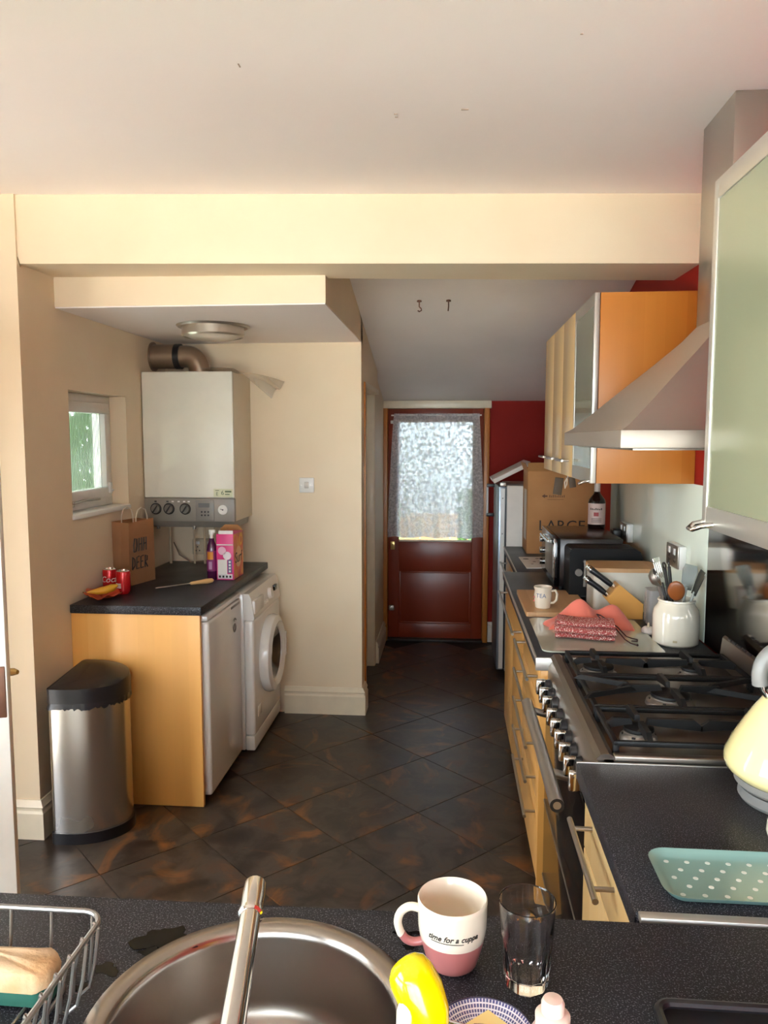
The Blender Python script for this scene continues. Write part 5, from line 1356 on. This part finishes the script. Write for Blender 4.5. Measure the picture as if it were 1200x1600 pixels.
# patterned dish with butter
dsh = thing('patterned_dish', 'small dish with blue woven grid pattern and dark rim', 'dish', (.045, .845, T))
def gridm():
    m = Mat('blue_grid_glaze', 'd8d4dc', .2, coat=.5)
    s = m.node('ShaderNodeSeparateXYZ'); m.link(m.coord(), s.inputs[0])
    ang = m.math('ARCTAN2', s.outputs[1], s.outputs[0])
    rad = m.math('SQRT', m.math('ADD', m.math('MULTIPLY', s.outputs[0], s.outputs[0]), m.math('MULTIPLY', s.outputs[1], s.outputs[1])))
    a = m.math('GREATER_THAN', m.math('FRACT', m.math('MULTIPLY', ang, 14)), .30)
    b = m.math('GREATER_THAN', m.math('FRACT', m.math('MULTIPLY', rad, 260)), .30)
    m.color(m.mix(m.math('MULTIPLY', a, b), 'd9d4dc', '4a4a78')); return m.m
obj('dish_bowl', MB().lathe([(.0001, .002), (.030, 0), (.034, .002), (.050, .012), (.0585, .022), (.060, .0245), (.0575, .0245), (.049, .015), (.033, .0055), (.0001, .0045)], n=44), gridm(), dsh, local=True, smooth=60)
obj('dish_rim', MB().tube([(.0590*math.cos(i*PI/24), .0590*math.sin(i*PI/24), .0245) for i in range(48)], .0012, 6, True), plain('navy_rim', '24243f', .25), dsh, local=True)
bu = tag(obj('butter', MB().prism([(.012, .838), (.050, .872), (.078, .845), (.060, .815), (.02, .80)], 'z', T+.0125, T+.034), plain('butter_yellow', 'e3c682', .4, 0, .05, sss=.1)), 'pale yellow block of butter in the patterned dish', 'butter')
tsp = thing('teaspoon', 'steel teaspoon lying on the butter in the patterned dish', 'spoon', (.03, .83, T+.035))
obj('bowl', MB().sph((.040, .832, T+.0385), .013, 1.4, .9, .22), CHROME, tsp)
obj('stem', MB().tube([(.026, .836, T+.0385), (.002, .842, T+.0395), (-.020, .846, T+.040)], [.003, .0022, .003], 8), CHROME, tsp)
# pump bottle and black tray at the front edge
pu = thing('pump_bottle', 'soap bottle with milky pink stepped cap at the front edge', 'bottle', (.118, .812, T))
obj('bottle_body', MB().lathe([(.0001, 0), (.024, 0), (.026, .004), (.026, .055), (.020, .066), (.012, .068)], n=24), plain('soap_bottle_pink', 'd7b5a8', .3), pu, local=True)
obj('cap', MB().lathe([(.019, .066), (.0195, .080), (.016, .083), (.0125, .0835), (.0130, .094), (.0105, .099), (.0001, .100)], n=24), plain('milky_pink_cap', 'dcc6ba', .35, 0, .03, sss=.2), pu, local=True)
bt_ = thing('black_tray', 'shallow black tray at the front edge of the dark worktop', 'tray', (.42, .85, T))
obj('tray_floor', MB().prism(rrect(.258, .60, .70, .935, .02, 5), 'z', T, T+.004), BLACKP, bt_)
obj('tray_rim', MB().tube([(p[0], p[1], T+.012) for p in rrect(.262, .596, .704, .931, .018, 5)], .006, 8, True), BLACKP, bt_)

# dotted tray, kettle and small pot on the near worktop
dt = thing('spotted_tray', 'duck-egg blue tray with white polka dots on the worktop', 'tray', (.47, 1.25, T))
BLUE = plain('duck_egg_blue', '7fa39b', .3, 0, .03, coat=.3)
P1 = rrect(.348, .60, 1.166, 1.296, .025, 6); n = len(P1); vs = []
for off, z in ((.006, .0), (.0, .004), (-.008, .014), (-.0095, .0145), (-.008, .0125), (.002, .005), (.010, .0035)):
    pr = rrect(.348+off, .60-off, 1.166+off, 1.296-off, max(.008, .025-off), 6)
    vs += [(p[0], p[1], T+z) for p in pr]
fs = [tuple(range(n))] + [(k*n+i, k*n+(i+1) % n, (k+1)*n+(i+1) % n, (k+1)*n+i) for k in range(6) for i in range(n)] + [tuple(6*n+i for i in range(n))]
obj('tray_body', MB().raw(vs, fs), BLUE, dt, smooth=50)
WD = plain('white_dot', 'dfe6df', .4)
for r in range(5):
    for c in range(8):
        x = .370 + c*.034 + (.017 if r % 2 else 0); y = 1.184 + r*.024
        if x < .585: obj('dot', MB().cyl((x, y, T+.0034), (x, y, T+.0041), .0042, n=12), WD, dt)

kt = thing('kettle', 'cream pyramid kettle with grey looped handle on its base', 'kettle', (.682, 1.535, T))
kt.scale = (1.1, 1.1, 1.1)
obj('power_base', MB().lathe([(.0001, 0), (.086, 0), (.090, .006), (.088, .022), (.0001, .024)], n=44), KGREY, kt, local=True)
obj('kettle_foot', MB().lathe([(.0001, .0255), (.090, .0255), (.097, .032), (.098, .044)], n=44), plain('kettle_foot_grey', '85817c', .4), kt, local=True)
bd = obj('kettle_body', MB().lathe([(.097, .044), (.112, .056), (.1165, .068), (.115, .080), (.104, .105), (.088, .135), (.070, .165), (.054, .188), (.050, .192)], n=48), KCREAM, kt, local=True, smooth=60)
obj('lid', MB().lathe([(.0515, .190), (.050, .197), (.040, .206), (.018, .211), (.0001, .212)], n=36), CHROME, kt, local=True)
obj('lid_knob', MB().cyl((0, 0, .211), (0, 0, .222), .010, .013), BLACKP, kt, local=True)
hk = [(-.048, 0, .19), (-.060, 0, .205), (-.064, 0, .218)]
for s_ in (1, -1): obj('handle_stem', MB().tube([(s_*p[0], p[1], p[2]) for p in hk], .0055, 10), CHROME, kt, local=True)
obj('handle', MB().tube(spline([(-.064, 0, .214), (-.066, 0, .235), (-.060, 0, .258), (-.044, 0, .276), (-.020, 0, .286), (.010, 0, .287), (.038, 0, .278), (.056, 0, .258), (.064, 0, .235), (.064, 0, .214)], 3), .0135, 16), KGREY, kt, local=True, smooth=70)
obj('spout', MB().prism([(.045, .150), (.095, .178), (.092, .186), (.045, .190)], 'y', -.016, .016), KCREAM, kt, local=True)
def bendk(v):
    a = v.x/.108 - PI/2 - .62; r = .1145 - (v.y+.004)*.42 + .0004 + v.z
    return Vector((r*math.cos(a), r*math.sin(a), v.y))
obj('maker_lettering', MB().text('morphy richards', .0065, Matrix.Translation((0, 0, .082)), .0002, bendk), plain('kettle_ink', 'a8925a', .4), bd, local=True)
cord_ = obj('cord', MB().tube([(.66, 1.455, T+.006), (.62, 1.435, T+.004), (.595, 1.42, T+.004), (.590, 1.40, T+.004), (.605, 1.385, T+.004), (.66, 1.372, T+.004), (.74, 1.37, T+.004), (.84, 1.42, T+.004), (.88, 1.50, T+.02)], .0033, 8), PVC, kt)
cord_.scale = (1/1.1,)*3
pt = thing('sugar_pot', 'small white china pot cut by the right edge beside the tray', 'pot', (.593, 1.352, T))
obj('pot_body', MB().lathe([(.0001, 0), (.018, 0), (.026, .010), (.031, .028), (.029, .046), (.025, .052), (.023, .052), (.026, .044), (.027, .028), (.0001, .008)], n=30), MUGW, pt, local=True)
obj('pot_lid', MB().lathe([(.026, .052), (.020, .060), (.006, .064), (.006, .070), (.0001, .073)], n=26), MUGW, pt, local=True)
